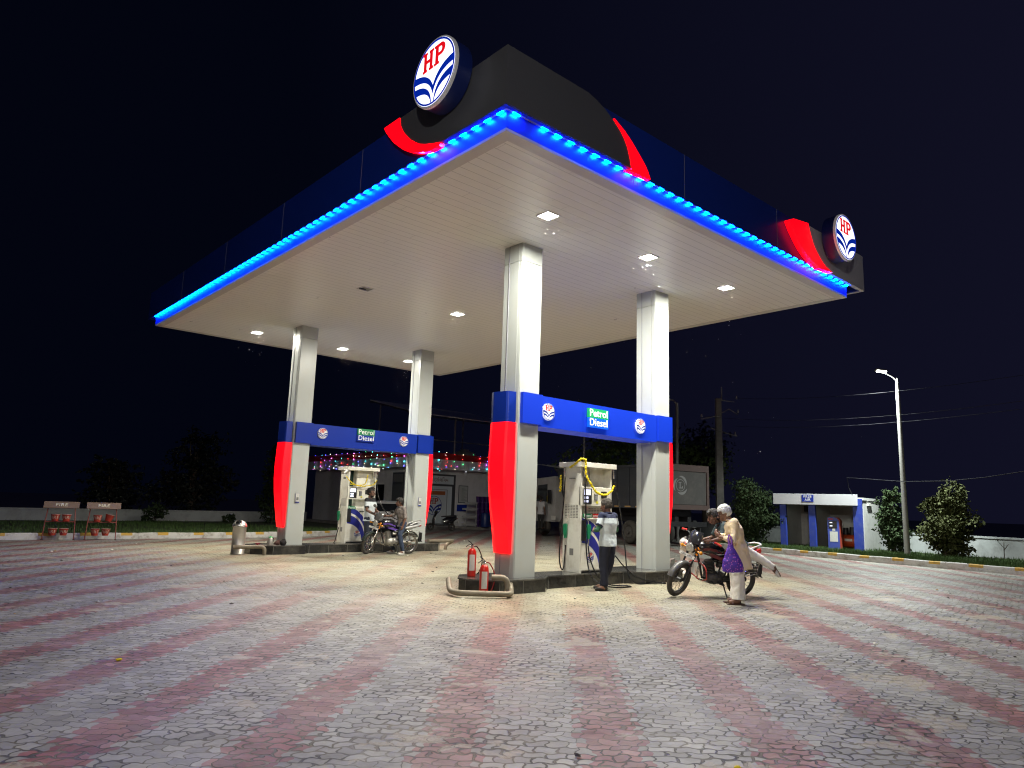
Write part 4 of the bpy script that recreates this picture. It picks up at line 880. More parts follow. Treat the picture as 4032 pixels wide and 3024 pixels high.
# stacked buckets etc beside the door
pur = mat('purple_plastic', (.045,.012,.12), .4, var=.3, vscale=3)
for i in range(4):
    for j in range(5 if i < 3 else 4):
        x, y = 27.75+i*.33, 34.05+.02*(j%2)
        t = thing('oil_bucket', 'purple oil bucket in the tall stack by the office wall', 'bucket', (x,y,.16+j*.365), 0, 'stacked purple oil buckets')
        MB().lathe([(.12,0),(.145,.30),(.15,.31),(.155,.345),(.15,.355),(0,.357)], n=14).build('pail', pur, t)
for (x,y,lb) in ((28.1,33.75,'blue drum in front of the purple bucket stack'),):
    tag(MB().lathe([(.25,.16),(.26,.2),(.26,.95),(.23,1.0),(0,1.01)], c=(x,y,0), n=20).build('drum', mat('drum_blue',(.012,.03,.14),.4)), lb, 'drum')
t = thing('display_rack', 'white tiered display rack with plants outside the office', 'rack', (27.0,33.9,.16)); rk = mat('rack_white',(.42,.42,.42),.5)
for k, (w_, z) in enumerate(((.42,.1),(.42,.55),(.42,1.0),(.42,1.35))): MB().box(-w_+(.2 if k>2 else 0),-.2,z,w_,.2,z+.1).build('shelf', rk, t)
for sx in (-.38,.38): MB().box(sx-.02,-.18,0,sx+.02,-.14,1.4 if sx > 0 else 1.05).build('post', rk, t)
# ================================================================ trees
bark = mat('bark', (.09,.07,.05), .9, var=.3, bump=.8)
leafA = mat('leaf_olive', (.052,.06,.022), .75, spec=.15, var=.5, vscale=2.5); leafB = mat('leaf_dark_green', (.026,.042,.017), .8, spec=.15, var=.5, vscale=2.5); leafD = mat('leaf_blackish_green', (.003,.006,.003), .7, var=.4); leafC = mat('leaf_mid_green', (.11,.18,.04), .5, var=.5, vscale=2)
def tree(x, y, z, blobs, n, leaf, m, label, nm='bushy_tree', trunk=.09, h=1., group=None):
    t = thing(nm, label, 'tree' if 'tree' in nm else 'shrub', (x,y,z), group=group); rnd = random.Random(hash(label) % 1000 if False else int(abs(x*100+y*10)))
    b = MB(); b.tube([(0,0,-.05),(.03,.02,h*.35),(-.02,0,h*.7),(0,.02,h)], [trunk,trunk*.8,trunk*.6,trunk*.25], 9)
    for (c, r) in blobs:
        b.tube([(0,0,h*.25),(c[0]*.4,c[1]*.4,(h*.3+c[2])/2),(c[0]*.8,c[1]*.8,c[2])], [trunk*.45,trunk*.3,trunk*.12], 6)
    b.build('trunk', bark, t)
    b = MB(); tot = sum(r[0]*r[1]*r[2] for c, r in blobs)
    for (c, r) in blobs:
        k = int(n*r[0]*r[1]*r[2]/tot); cl = [ (V(*[rnd.gauss(0,1) for _ in range(3)]).normalized()*rnd.uniform(.55,1.12)) for _ in range(max(4,k//14))]
        for i in range(k):
            q = rnd.choice(cl)+V(*[rnd.gauss(0,.13) for _ in range(3)])
            p = V(c[0]+q.x*r[0], c[1]+q.y*r[1], c[2]+q.z*r[2])
            if p.z < .03: continue
            d = V(rnd.gauss(0,1),rnd.gauss(0,1),rnd.gauss(-.5,.7)).normalized(); s_ = d.cross(V(rnd.gauss(0,1),rnd.gauss(0,1),rnd.gauss(0,1))).normalized(); L_ = leaf*rnd.uniform(.6,1.3); w_ = L_*.28
            nn = d.cross(s_)*L_*.08
            b.add([p, p+d*L_*.45+s_*w_+nn, p+d*L_, p+d*L_*.45-s_*w_+nn], [(0,1,2,3)])
    b.build('crown', m, t)
def V_(c, r): return (c, r)
def blobs_col(h, w, seed, k=9):
    r = random.Random(seed); out = []
    for i in range(k):
        f = (i+.5)/k; ww = w*(1-abs(f-.42)**1.6*1.15)*r.uniform(.75,1.05); a = r.uniform(0,6.28); o = w*.32*r.random()
        out.append(((math.cos(a)*o, math.sin(a)*o, h*(.08+f*.84)), (ww*.62, ww*.62, h*.16*r.uniform(.8,1.2))))
    for i in range(5): a = r.uniform(0,6.28); f = r.uniform(.35,.95); out.append(((math.cos(a)*w*.6*(1.2-f), math.sin(a)*w*.6*(1.2-f), h*f), (w*.28,w*.28,h*.09)))
    return out
tree(28.65,16.35,.1, blobs_col(2.95,1.35,4,12), 9000, .13, leafB, 'dense dark rounded tree beside the air booth, behind the old man', h=2.4)
tree(29.5,10.95,.12, blobs_col(2.5,.78,5,9), 4600, .13, leafB, 'narrow dark tree between the air booth and the lamp post', h=2.0)
tree(29.2,9.05,.12, blobs_col(2.6,1.25,6,11), 7600, .14, leafA, 'wide olive green tree beyond the lamp post, farthest right', h=2.1)
tree(33.8,27.2,0, [((0,0,4.4),(2.4,2.4,1.7)),((-2.2,1.6,4.0),(1.6,1.6,1.2)),((2.0,-1.8,4.5),(1.8,1.8,1.4)),((.6,-.4,5.4),(1.4,1.4,.9)),((-1.2,.2,5.0),(1.4,1.4,.9)),((3.2,-3,4.2),(1.6,1.6,1.3)),((-.5,0,3.0),(2.2,2.2,1.2))], 9000, .24, leafC, 'large leafy tree rising behind the dump truck and nearest pump', nm='leafy_tree', trunk=.25, h=3.8)
tree(37.5,24.5,0, [((0,0,5.0),(1.4,1.4,1.6)),((0,.5,3.8),(1.3,1.3,1.4))], 2600, .24, leafD, 'dim tree behind the tall pole next to the truck tail', nm='leafy_tree', trunk=.2, h=5)
tree(19.3,43.2,0, blobs_col(5.0,2.0,8,10), 4200, .26, leafB, 'dim leafy tree beyond the boundary wall beside the far left column', nm='leafy_tree', trunk=.15, h=4)
tree(14.0,43.5,0, blobs_col(5.2,3.4,9,10), 3500, .28, leafD, 'very dark broad tree beyond the wall left of the far column', nm='leafy_tree', trunk=.18, h=4)
tree(9.6,42.5,0, blobs_col(3.6,2.4,10,8), 2400, .26, leafD, 'very dark low tree beyond the long boundary wall', nm='leafy_tree', trunk=.15, h=3)
for (x,y,h_,w_,lb) in ((10.4,37.2,.95,.9,'dim leafy shrub in front of the long wall, the left one'),(16.3,37.4,1.15,1.2,'dim spreading shrub against the wall near the red side panel'),(14.4,38.3,.5,.4,'thin twiggy shrub by the long wall between two bigger shrubs')):
    tree(x,y,.12, blobs_col(h_,w_,int(x*7),6), int(700*w_), .16, leafB, lb, nm='shrub', trunk=.03, h=h_*.8)
for (x,y,pts,lb) in ((30.2,7.55,[[(0,0,0),(.02,0,.42),(-.2,.16,.72)],[(.02,0,.3),(.0,-.02,.62)],[(.02,0,.34),(.06,-.14,.55)]],'small bare forked sapling on the grass strip'),(30.0,6.55,[[(0,0,0),(0,.0,.3),(-.03,.12,.55)]],'single bare stick planted on the grass at the far right')):
    b = MB()
    for p in pts: b.tube(p, [.016]+[.01]*(len(p)-1), 6)
    o = b.build('bare_sapling', bark); o.location = (x,y,.14); tag(o, lb, 'sapling')
# ================================================================ lamp posts, poles, wires
galv = mat('galvanised_pole', (.26,.255,.24), .6, metal=.2, var=.1, vscale=4)
t = thing('lamp_post', 'tall grey lamp post with its lamp lit, beside the two bushy trees', 'lamp post', (28.39,10.09,.14))
MB().tube([(0,0,-.05),(0,0,3),(0,0,6.1),(0,0,6.55)], [.105,.085,.068,.05], 16).build('pole', galv, t)
MB().tube([(0,0,6.45),(-.1,.12,6.6),(-.24,.28,6.74)], .025, 8).build('arm', galv, t)
MB(Matrix.Translation((-.36,.42,6.85)) @ Euler((R(12),R(-8),R(130))).to_matrix().to_4x4()).cbox((0,0,0),(.40,.2,.06)).build('lamp_head', galv, t, bevel=.02)
MB(Matrix.Translation((-.36,.42,6.81)) @ Euler((R(12),R(-8),R(130))).to_matrix().to_4x4()).cbox((-.02,0,0),(.32,.16,.02)).build('lens', mat('street_lens', (1,1,1), .3, emit=(.95,1,.92), estr=30), t)
def area(parent, loc, e, rot=(0,0,0), size=.3, col=(.92,1,.95), spread=170):
    l = bpy.data.lights.new('lamp','AREA'); l.size = size; l.energy = e; l.color = col; l.spread = R(spread); o = bpy.data.objects.new('lamp', l); COL.objects.link(o); o.parent = parent; o.location = loc; o.rotation_euler = rot; return o
area(t, (-.40,.46,6.74), STREET_W, spread=150)
# unseen lamp of the same kind, added: fascia and foreground are lit from here
t2 = thing('lamp_post', 'tall grey lamp post with its lamp lit, unseen, added behind the camera', 'lamp post', (-5.5,-4.0,0))
MB().tube([(0,0,-.05),(0,0,3),(0,0,6.8),(0,0,7.6)], [.105,.085,.068,.05], 16).build('pole', galv, t2)
MB().tube([(0,0,7.5),(.3,.22,7.7),(.6,.45,7.8)], .025, 8).build('arm', galv, t2)
MB(Matrix.Translation((.8,.6,7.83)) @ Euler((0,0,R(37))).to_matrix().to_4x4()).cbox((0,0,0),(.62,.24,.06)).build('lamp_head', galv, t2, bevel=.02)
MB(Matrix.Translation((.8,.6,7.79)) @ Euler((0,0,R(37))).to_matrix().to_4x4()).cbox((0,0,0),(.5,.2,.02)).build('lens', mat('street_lens', (1,1,1), .3), t2)
area(t2, (.8,.6,7.76), YARD_W, rot=(R(30),R(-30),0), col=(1,.95,.90))
t = thing('lamp_post', 'unlit grey lamp post with a curved arm behind the truck tail', 'lamp post', (30.24,21.32,0))
MB().tube([(0,0,0),(0,0,3.4),(0,0,6.95)], [.1,.085,.07], 14).build('pole', galv, t); MB().tube([(0,0,6.85),(-.12,.1,7.05),(-.9,.8,7.35)], .04, 8).build('arm', galv, t)
b = MB(); b.cyl((0,0,3.3),(-.35,.1,3.35),.05); b.ell((-.1,-.2,3.45),(.12,.08,.08)); b.cyl((-.2,.1,3.2),(-.2,.1,3.45),.06); b.build('cctv_camera', white_paint, t)
t = thing('mast', 'thin pale mast rising behind the nearest fuel pump', 'mast', (28.03,25.66,0)); MB().tube([(0,0,0),(0,0,3),(0,0,6.1)], [.07,.06,.055], 10).build('pole', galv, t)
t = thing('electric_pole', 'rectangular concrete electricity pole with crossarms beyond the truck', 'electric pole', (32.2,20.15,0))
pc = mat('pole_concrete', (.2,.19,.175), .85, var=.15, dirt=(.06,.055,.05), dscale=2.5, damt=.7)
b = MB(Euler((0,0,R(-42))).to_matrix().to_4x4()); b.rings([[V(-w_,-.12,z),V(w_,-.12,z),V(w_,.12,z),V(-w_,.12,z)] for w_, z in ((.20,0),(.13,7.3))], smooth=False); b.build('pole', pc, t)
b = MB(Euler((0,0,R(-42))).to_matrix().to_4x4())
b.tube([(-.9,0,6.2),(-.2,-.14,6.35),(.5,-.14,6.75),(1.0,0,6.5)], .03, 6); b.tube([(-.5,-.14,5.75),(0,-.14,5.6),(.9,-.14,5.35)], .03, 6); b.tube([(0,-.14,7.2),(.8,-.1,7.15)], .03, 6); b.cyl((.15,-.1,7.2),(.15,-.1,7.9),.03); b.build('crossarms', pc, t)
b = MB()
for q in ((32.9,19.5,7.3),(31.5,20.7,6.3),(33,19.5,6.6),(32.85,19.6,5.45)): b.cyl(q,(q[0],q[1],q[2]+.15),.05,.03)
b.M = Matrix.Translation((-32.2,-20.15,0)); b.v = [Vector((v.x-32.2,v.y-20.15,v.z)) for v in b.v]; b.build('insulators', concrete, t)
wm_ = mat('wire_grey', (.02,.02,.024), .9, spec=.1)
def wire_(a, c, sag, r, label, n=24):
    A, B_ = Vector(a), Vector(c); b = MB(); b.tube([A.lerp(B_,i/n)-V(0,0,4*sag*(i/n)*(1-i/n)) for i in range(n+1)], r, 5); tag(b.build('overhead_wire', wm_), label, 'wire')
wire_((32.9,19.6,7.35),(20.5,-1.4,5.6),.55,.007,'topmost thin overhead wire running right from the electricity pole')
wire_((31.6,20.6,6.35),(20.5,-1.4,5.1),.75,.007,'middle overhead wire running right from the electricity pole')
wire_((32.9,19.6,5.9),(20.5,-1.4,4.85),.55,.007,'lowest of the three wires from the electricity pole')
b = MB(); b.tube([(28.62,12.05,2.3),(28.55,12.15,2.6),(28.51,12.17,2.98),(28.4,11.5,2.93),(28.05,10,2.8),(27.75,8.41,2.80),(27,7.1,2.88),(26.35,5.89,3.02),(24,1.5,3.6)], .014, 5); tag(b.build('service_cable', wm_), 'slack cable from the booth roof passing the lamp post', 'cable')
# small litter on the paving
rnd = random.Random(9); lit = [mat('litter_pale',(.6,.58,.5),.8), mat('litter_leaf',(.35,.22,.08),.8), mat('litter_dark',(.05,.04,.035),.8)]
b = MB()
for i in range(150):
    x, y = rnd.uniform(.8,22), rnd.uniform(2,24); s_ = rnd.uniform(.012,.035)*(1+ (x+y)/40); b.mi = rnd.choice((0,0,1,2,2)); a = rnd.uniform(0,6.28)
    b.add([(x+s_*math.cos(a+k*1.571)*rnd.uniform(.5,1), y+s_*math.sin(a+k*1.571)*rnd.uniform(.5,1), .004+rnd.uniform(0,.4)*s_) for k in range(4)]+[(x,y,.006+.5*s_)], [(0,1,4),(1,2,4),(2,3,4),(3,0,4)])
tag(b.build('litter', lit), 'scattered leaves and scraps of paper over the paving', 'litter', kind='stuff')
for (x,y,m,lb) in ((4.05,2.45,yellow_flower,'single yellow flower petal on the paving in the foreground'),(1.9,7.4,yellow_flower,'yellow petal on the paving far left'),(9.0,8.4,lit[0],'crumpled white paper on the paving in front of the nearest island')):
    b = MB(); b.ell((x,y,.012),(.03,.02,.012), nu=7, nv=4); tag(b.build('scrap', m), lb, 'scrap')
# ================================================================ motorcycles
def wheel(parent, name, M, R0=.31, tw=.045, rim_m=None, disc_=False):
    w_ = bpy.data.objects.new(name, None); COL.objects.link(w_); w_.parent = parent; w_.matrix_local = M
    MB().torus((0,0,0), R0-tw, tw, Euler((R(90),0,0)).to_matrix(), n=40, m=12).build('tyre', tyre_dusty, w_)
    b = MB(); b.torus((0,0,0), R0-tw*2+.006, .016, Euler((R(90),0,0)).to_matrix(), n=36, m=8)
    b.cyl((0,-.045,0),(0,.045,0),.04,.04,14)
    for i in range(18):
        a = 2*math.pi*i/18; s_ = 1 if i%2 else -1; b.tube([(.035*math.cos(a+.5),s_*.035,.035*math.sin(a+.5)),((R0-tw*2)*math.cos(a),0,(R0-tw*2)*math.sin(a))], .003, 4)
    b.build('rim', rim_m or chrome, w_)
    return w_
def motorcycle(loc, rz, lean, steer, pal, label, plate):
    t = thing('motorcycle', label, 'motorcycle', loc, rot=(R(lean),0,rz))
    body, accent, rim_m, guard, seatm = pal['body'], pal['accent'], pal['rim'], pal['guard'], pal['seat']
    wheel(t, 'rear_wheel', Matrix.Translation((-.62,0,.31)), rim_m=rim_m)
    # steering group
    ax0, rake = V(.40,0,.92), R(27); axd = V(-math.sin(rake),0,math.cos(rake))
    S = Matrix.Translation(ax0) @ Matrix.Rotation(R(steer), 4, axd) @ Matrix.Translation(-ax0)
    wheel(t, 'front_wheel', S @ Matrix.Translation((.67,0,.31)), rim_m=rim_m)
    b = MB(S)
    for s_ in (-1,1): b.tube([(.67,s_*.085,.31),(.56,s_*.085,.55)], .024, 10); b.tube([(.56,s_*.085,.55),(.40,s_*.085,.93)], .017, 10)
    b.build('front_fork', chrome if pal['chrome'] else dark_metal, t)
    b = MB(S); rg = []
    for i in range(13):
        a = R(20+115*i/12); rr = .335; rg.append([V(.67+math.cos(a)*(rr+d), yy, .31+math.sin(a)*(rr+d)) for yy, d in ((-.062,-.03),(-.055,.0),(-.03,.014),(0,.018),(.03,.014),(.055,0),(.062,-.03),(.05,-.01),(0,.008),(-.05,-.01))])
    b.rings(rg); b.build('front_mudguard', pal['fender'], t)
    b = MB(S); b.rings([[V(x, yy*w_, z0_+zz*h_) for yy,zz in ((-1,-.3),(-.8,.6),(-.3,1),(.3,1),(.8,.6),(1,-.3),(.6,-1),(-.6,-1))] for x,w_,h_,z0_ in ((.40,.07,.07,.93),(.47,.11,.10,.92),(.53,.105,.10,.905),(.56,.085,.08,.90))]); b.build('headlamp_shell', body, t)
    b = MB(S); b.rings([[V(x, yy*w_, z0_+zz*h_) for yy,zz in ((-1,-.3),(-.8,.6),(-.3,1),(.3,1),(.8,.6),(1,-.3),(.6,-1),(-.6,-1))] for x,w_,h_,z0_ in ((.562,.085,.08,.90),(.585,.07,.066,.897),(.59,.03,.03,.897))]); b.build('headlamp', mat('headlamp_glass',(.55,.55,.5),.12,metal=.6,var=.4,vscale=30,bump=.6,bscale=50), t)
    b = MB(S); b.rings([[V(x+ (abs(yy)**2)*-.05, yy*w_, z) for yy in (-1,-.6,-.2,.2,.6,1)]+[V(x-.012+(abs(yy)**2)*-.05, yy*w_, z) for yy in (1,.6,.2,-.2,-.6,-1)] for x,w_,z in ((.555,.12,.985),(.53,.14,1.05),(.48,.135,1.13),(.43,.09,1.18))]); b.build('visor', pal['visor'], t)
    b = MB(S); b.tube([(.28,.36,1.06),(.30,.30,1.08),(.36,.14,1.02),(.36,-.14,1.02),(.30,-.30,1.08),(.28,-.36,1.06)], .011, 8)
    for s_ in (-1,1): b.tube([(.33,s_*.26,1.075),(.37,s_*.33,1.07),(.35,s_*.38,1.06)], .006, 5)
    b.build('handlebar', dark_metal, t)
    for s_ in (-1,1):
        b = MB(S); b.tube([(.302,s_*.29,1.08),(.27,s_*.42,1.055)], .019, 8); b.build('grip', pal['grip'], t)
        if pal['mirrors']:
            b = MB(S); b.tube([(.32,s_*.24,1.08),(.36,s_*.27,1.2),(.33,s_*.30,1.27)], .006, 5); b.ell((.33,s_*.31,1.30),(.02,.065,.045)); b.build('mirror', black_plastic if s_>0 else mat('mirror_grey',(.2,.2,.2),.3), t)
        b = MB(S); b.cyl((.5,s_*.09,.86),(.5,s_*.17,.86),.012); b.ell((.5,s_*.20,.86),(.035,.035,.03)); b.build('indicator', mat('amber_lens',(.65,.25,.02),.25), t)
    b = MB(S); b.M = S @ Matrix.Translation((.60,0,.76)) @ Euler((0,R(-18),0)).to_matrix().to_4x4(); b.box(-.004,-.16,-.028,.004,.16,.028); pl_ = b.build('number_plate', label_w, t)
    text('plate_characters', plate, .05, mat('plate_black',(.02,.02,.02),.5), S @ Matrix.Translation((.606,0,.762)) @ Euler((R(90),0,R(90))).to_matrix().to_4x4() @ Euler((R(-18),0,0)).to_matrix().to_4x4(), pl_, ext=.0008)
    b = MB(S); b.tube([(.52,.1,.93),(.56,.02,.84),(.60,-.02,.72),(.52,-.08,.9)], .005, 5); b.tube([(.33,.2,1.06),(.50,.16,.98),(.52,.09,.8)], .005, 5); b.build('cables', black_plastic, t)
    # frame
    b = MB(); b.tube([(.40,0,.90),(.30,0,.62),(.22,.0,.35),(-.15,0,.27)], .022, 8); b.tube([(.38,0,.85),(-.1,0,.72),(-.35,.0,.70)], .022, 8)
    for s_ in (-1,1): b.tube([(-.1,s_*.09,.7),(-.35,s_*.1,.72),(-.78,s_*.09,.80)], .014, 6); b.tube([(-.18,s_*.1,.30),(-.62,s_*.1,.31)], .02, 6); b.tube([(-.15,s_*.09,.3),(-.3,s_*.1,.7)], .016, 6)
    b.build('frame', dark_metal, t)
    # engine
    b = MB(); b.ell((.02,.06,.36),(.17,.11,.12)); b.ell((-.10,.05,.36),(.13,.11,.12)); b.box(-.1,-.1,.28,.12,.12,.44)
    b.cyl((.06,0,.42),(.12,0,.66),.075,.07,16)
    for k in range(7): z = .46+k*.026; b.cyl((.075+k*.006,0,z),(.077+k*.006,0,z+.010),.108,.108,18)
    b.cyl((.02,-.14,.36),(.02,.145,.36),.085,.085,18); b.cyl((-.12,-.1,.36),(-.12,.135,.36),.07,.07,16); b.cyl((-.02,.08,.58),(-.14,.08,.60),.04,.05,12); b.build('engine', pal['engine'], t, bevel=.006)
    b = MB(); b.tube([(.16,-.03,.6),(.26,-.08,.5),(.24,-.12,.3),(.0,-.14,.22),(-.3,-.16,.24)], .02, 8); b.tube([(-.3,-.16,.24),(-.4,-.17,.27),(-.9,-.18,.38)], [.03,.045,.05], 12); b.build('exhaust', chrome, t)
    b = MB(); b.box(-.5,.11,.33,-.1,.135,.40); b.tube([(-.1,.12,.365),(-.62,.12,.345)], [.05,.04], 10); b.build('chain_guard', pal['chainm'], t, bevel=.01)
    # tank
    b = MB(); b.rings([[V(x, yy*w_, z+zz*h_) for yy,zz in ((-1,-.5),(-1.0,.1),(-.75,.7),(-.3,1),(.3,1),(.75,.7),(1.0,.1),(1,-.5),(.5,-.7),(-.5,-.7))] for x,w_,h_,z in ((.36,.05,.05,.88),(.30,.11,.10,.88),(.18,.14,.13,.88),(.02,.135,.125,.86),(-.12,.10,.09,.83),(-.2,.06,.05,.81))]); tk = b.build('fuel_tank', body, t)
    b = MB()
    for s_ in (-1,1):
        b.rings([[V(x,s_*(w_+o),z+dz) for dz,o in ((-.02,.004),(.02,.001),(.02,-.02),(-.02,-.02))] for x,w_,z in ((.31,.112,.86),(.2,.14,.88),(.05,.138,.85),(-.08,.112,.80))], smooth=False)
        b.rings([[V(x,s_*(w_+o),z+dz) for dz,o in ((-.03,.004),(.03,.001),(.03,-.02),(-.03,-.02))] for x,w_,z in ((.15,.10,.77),(-.02,.125,.72),(-.18,.115,.68))], smooth=False)
    b.build('tank_decal', accent, tk)
    MB().cyl((.12,0,1.0),(.12,0,1.02),.035,.03,14).build('filler_cap', chrome, tk)
    b = MB()
    for s_ in (-1,1): b.rings([[V(x,s_*y_,z-h_),V(x,s_*(y_+.03),z),V(x,s_*y_,z+h_),V(x,s_*(y_-.03),z)] for x,y_,z,h_ in ((-.02,.09,.66,.03),(-.16,.125,.62,.09),(-.34,.12,.66,.08),(-.46,.1,.7,.02))])
    b.build('side_panel', body, t)
    # seat and tail
    b = MB(); b.rings([[V(x, yy*w_, z+zz*h_) for yy,zz in ((-1,-.6),(-1,.3),(-.7,.9),(0,1),(.7,.9),(1,.3),(1,-.6),(0,-.8))] for x,w_,h_,z in ((-.1,.07,.025,.82),(-.2,.11,.04,.80),(-.35,.13,.045,.80),(-.55,.125,.045,.825),(-.72,.11,.045,.855),(-.84,.09,.03,.875))]); b.build('seat', seatm, t)
    b = MB()
    for s_ in (-1,1): b.rings([[V(x,s_*y_,z-h_),V(x,s_*(y_+.025),z),V(x,s_*y_,z+h_),V(x,s_*(y_-.03),z)] for x,y_,z,h_ in ((-.3,.11,.74,.02),(-.5,.125,.76,.05),(-.75,.11,.81,.05),(-.95,.06,.86,.03))])
    b.build('tail_cowl', pal['tail'], t)
    b = MB(); b.tube([(-.55,.13,.84),(-.75,.14,.92),(-.93,.10,.96),(-.97,0,.965),(-.93,-.10,.96),(-.75,-.14,.92),(-.55,-.13,.84)], .014, 8); b.build('grab_rail', pal['rail'], t)
    b = MB(); b.rings([[V(x,-.05,z-.03),V(x,.05,z-.03),V(x,.06,z+.02),V(x,-.06,z+.02)] for x,z in ((-.9,.82),(-.98,.83))]); b.build('tail_lamp', mat('tail_red',(.5,.02,.02),.2), t, bevel=.01)
    b = MB(); rg = []
    for i in range(10):
        a = R(70+105*i/9); rg.append([V(-.62+math.cos(a)*(.35+d), yy, .31+math.sin(a)*(.35+d)) for yy, d in ((-.07,-.02),(-.04,.01),(.04,.01),(.07,-.02),(.04,0),(-.04,0))])
    b.rings(rg); b.box(-1.02,-.07,.42,-.99,.07,.62); b.prism([(-1.0,.55),(-1.02,.38),(-1.06,.34),(-1.0,.36)],-.06,.06,'xz'); b.build('rear_mudguard', black_plastic, t)
    for s_ in (-1,1): b = MB(); b.tube([(-.60,s_*.12,.34),(-.50,s_*.12,.72)], .012, 6); [b.torus((-.595+.095*k/9,s_*.12,.38+.30*k/9), .026, .006, n=12, m=5) for k in range(10)]; b.build('shock_absorber', pal['shock'], t)
    # guards
    b = MB()
    for s_ in (-1,1): b.tube([(.30,0,.62),(.33,s_*.2,.60),(.33,s_*.27,.55),(.30,s_*.26,.38),(.24,s_*.05,.30)], .013, 8)
    b.build('crash_guard', guard, t)
    b = MB()
    yy = .15
    b.tube([(-.45,yy,.68),(-.72,yy+.03,.70),(-.86,yy+.03,.66),(-.80,yy+.03,.45),(-.62,yy+.03,.42),(-.5,yy,.5)], .008, 6)
    for k in range(4): b.tube([(-.52-.02*k,yy+.02,.65-.055*k),(-.85+.015*k,yy+.035,.64-.055*k)], .0055, 5)
    b.build('leg_guard', chrome, t)
    b = MB(); b.cyl((-.05,-.26,.28),(-.05,.26,.28),.014); b.cyl((-.05,.17,.28),(-.05,.28,.28),.02); b.cyl((-.45,.13,.38),(-.45,.26,.36),.016); b.tube([(.05,.13,.28),(.12,.16,.30),(.14,.24,.30)], .008, 6); b.build('footrests', rubber, t)
    b = MB(); b.tube([(-.14,.12,.28),(-.17,.26,.0+.02)] if abs(lean) > 2 else [(-.14,.12,.28),(-.18,.2,.02)], .012, 6); b.cbox((-.17,.265,.012) if abs(lean) > 2 else (-.18,.2,.012),(.07,.05,.01)); b.build('side_stand', dark_metal, t)
    b = MB(S); rnd = random.Random(4)
    for k in range(pal['flowers'][0]): b.ell((.50+rnd.gauss(0,.02)-.02*k*.2, .12+rnd.gauss(0,.03), .93-.02*k+rnd.gauss(0,.012)), .02, nu=6, nv=4)
    if pal['flowers'][0]: b.build('flower_ribbon', orange_flower, t)
    return t
black_gloss = mat('bike_black', (.012,.012,.014), .22, coat=.5); maroon = mat('bike_maroon', (.12,.012,.015), .3, coat=.3); violet = mat('decal_violet', (.10,.05,.3), .35); white_decal = mat('decal_white', (.5,.5,.52), .4); seat_black = mat('seat_black', (.03,.03,.032), .6, bump=.2)
alu_dark = mat('engine_dark', (.06,.06,.06), .5, metal=.5, var=.4, vscale=18, bump=.4, bscale=60)
palA = dict(engine=alu_dark, body=black_gloss, accent=maroon, rim=mat('rim_black',(.03,.03,.03),.4), guard=mat('guard_red',(.35,.03,.025),.4), seat=mat('seat_maroon',(.1,.02,.02),.6), chrome=False, fender=mat('fender_grey',(.10,.10,.10),.35), visor=mat('visor_smoke',(.03,.03,.033),.12,spec=.8), grip=mat('grip_red',(.6,.03,.02),.45), mirrors=False, tail=mat('tail_red_body',(.4,.02,.02),.3), rail=white_paint, shock=mat('spring_dark',(.1,.02,.02),.4), chainm=black_plastic, flowers=(7,))
palB = dict(engine=alu, body=black_gloss, accent=violet, rim=chrome, guard=chrome, seat=seat_black, chrome=True, fender=mat('fender_green_black',(.02,.03,.026),.18,coat=.5), visor=mat('visor_silver',(.12,.12,.12),.15,metal=.4), grip=rubber, mirrors=True, tail=mat('tail_silver',(.45,.45,.46),.3), rail=mat('rail_silver',(.6,.6,.6),.3,metal=.5), shock=chrome, chainm=alu, flowers=(9,))
def place_bike(front, heading, lean, steer, pal, label, plate):
    f = V(*front,0); d = V(math.cos(heading), math.sin(heading), 0)
    o = f-d*.67; return motorcycle((o.x,o.y,0), heading, lean, steer, pal, label, plate), o, d
bikeA, oA, dA = place_bike((10.86,7.66), R(158), -9, 24, palA, 'black and red motorcycle leaning on its stand beside the old man in the cream shirt', 'GJ01 1453')
bikeB, oB, dB = place_bike((10.80,18.10), R(176), -1.5, 30, palB, 'black motorcycle with violet decals and silver rails ridden by the boy at the far pump', 'GJ06')
# scooter by the door
sc = thing('scooter', 'black scooter parked in front of the office door', 'scooter', (23.9,32.5,0), R(158))
wheel(sc,'rear_wheel',Matrix.Translation((-.6,0,.21)),R0=.21,tw=.045,rim_m=dark_metal); wheel(sc,'front_wheel',Matrix.Translation((.6,0,.21)),R0=.21,tw=.045,rim_m=dark_metal)
b = MB(); b.rings([[V(x,yy*w_,z+zz*h_) for yy,zz in ((-1,-.8),(-1,.4),(-.6,1),(.6,1),(1,.4),(1,-.8))] for x,w_,h_,z in ((-.05,.14,.12,.5),(-.3,.18,.2,.55),(-.6,.19,.2,.6),(-.85,.12,.1,.72))]); b.box(-.15,-.16,.27,.4,.16,.33); b.rings([[V(x-.03,-w_,z),V(x-.03,w_,z),V(x+.06,w_*.8,z),V(x+.09,0,z),V(x+.06,-w_*.8,z)] for x,w_,z in ((.42,.16,.3),(.45,.2,.55),(.38,.19,.8),(.30,.12,.95))]); b.build('body', black_gloss, sc, bevel=.01)
b = MB(); b.rings([[V(x,yy*w_,z+zz*h_) for yy,zz in ((-1,-.6),(-1,.3),(-.6,1),(.6,1),(1,.3),(1,-.6))] for x,w_,h_,z in ((.0,.1,.03,.76),(-.2,.14,.05,.77),(-.55,.15,.05,.80),(-.8,.1,.04,.83))]); b.build('seat', seat_black, sc)
b = MB(); b.tube([(.25,.33,1.02),(.3,.2,1.03),(.3,-.2,1.03),(.25,-.33,1.02)], .02, 6); b.ell((.32,0,1.0),(.1,.14,.08)); b.tube([(.3,.2,1.05),(.28,.3,1.25)], .006,5); b.ell((.28,.32,1.28),(.02,.06,.04)); b.build('handlebar', black_plastic, sc)
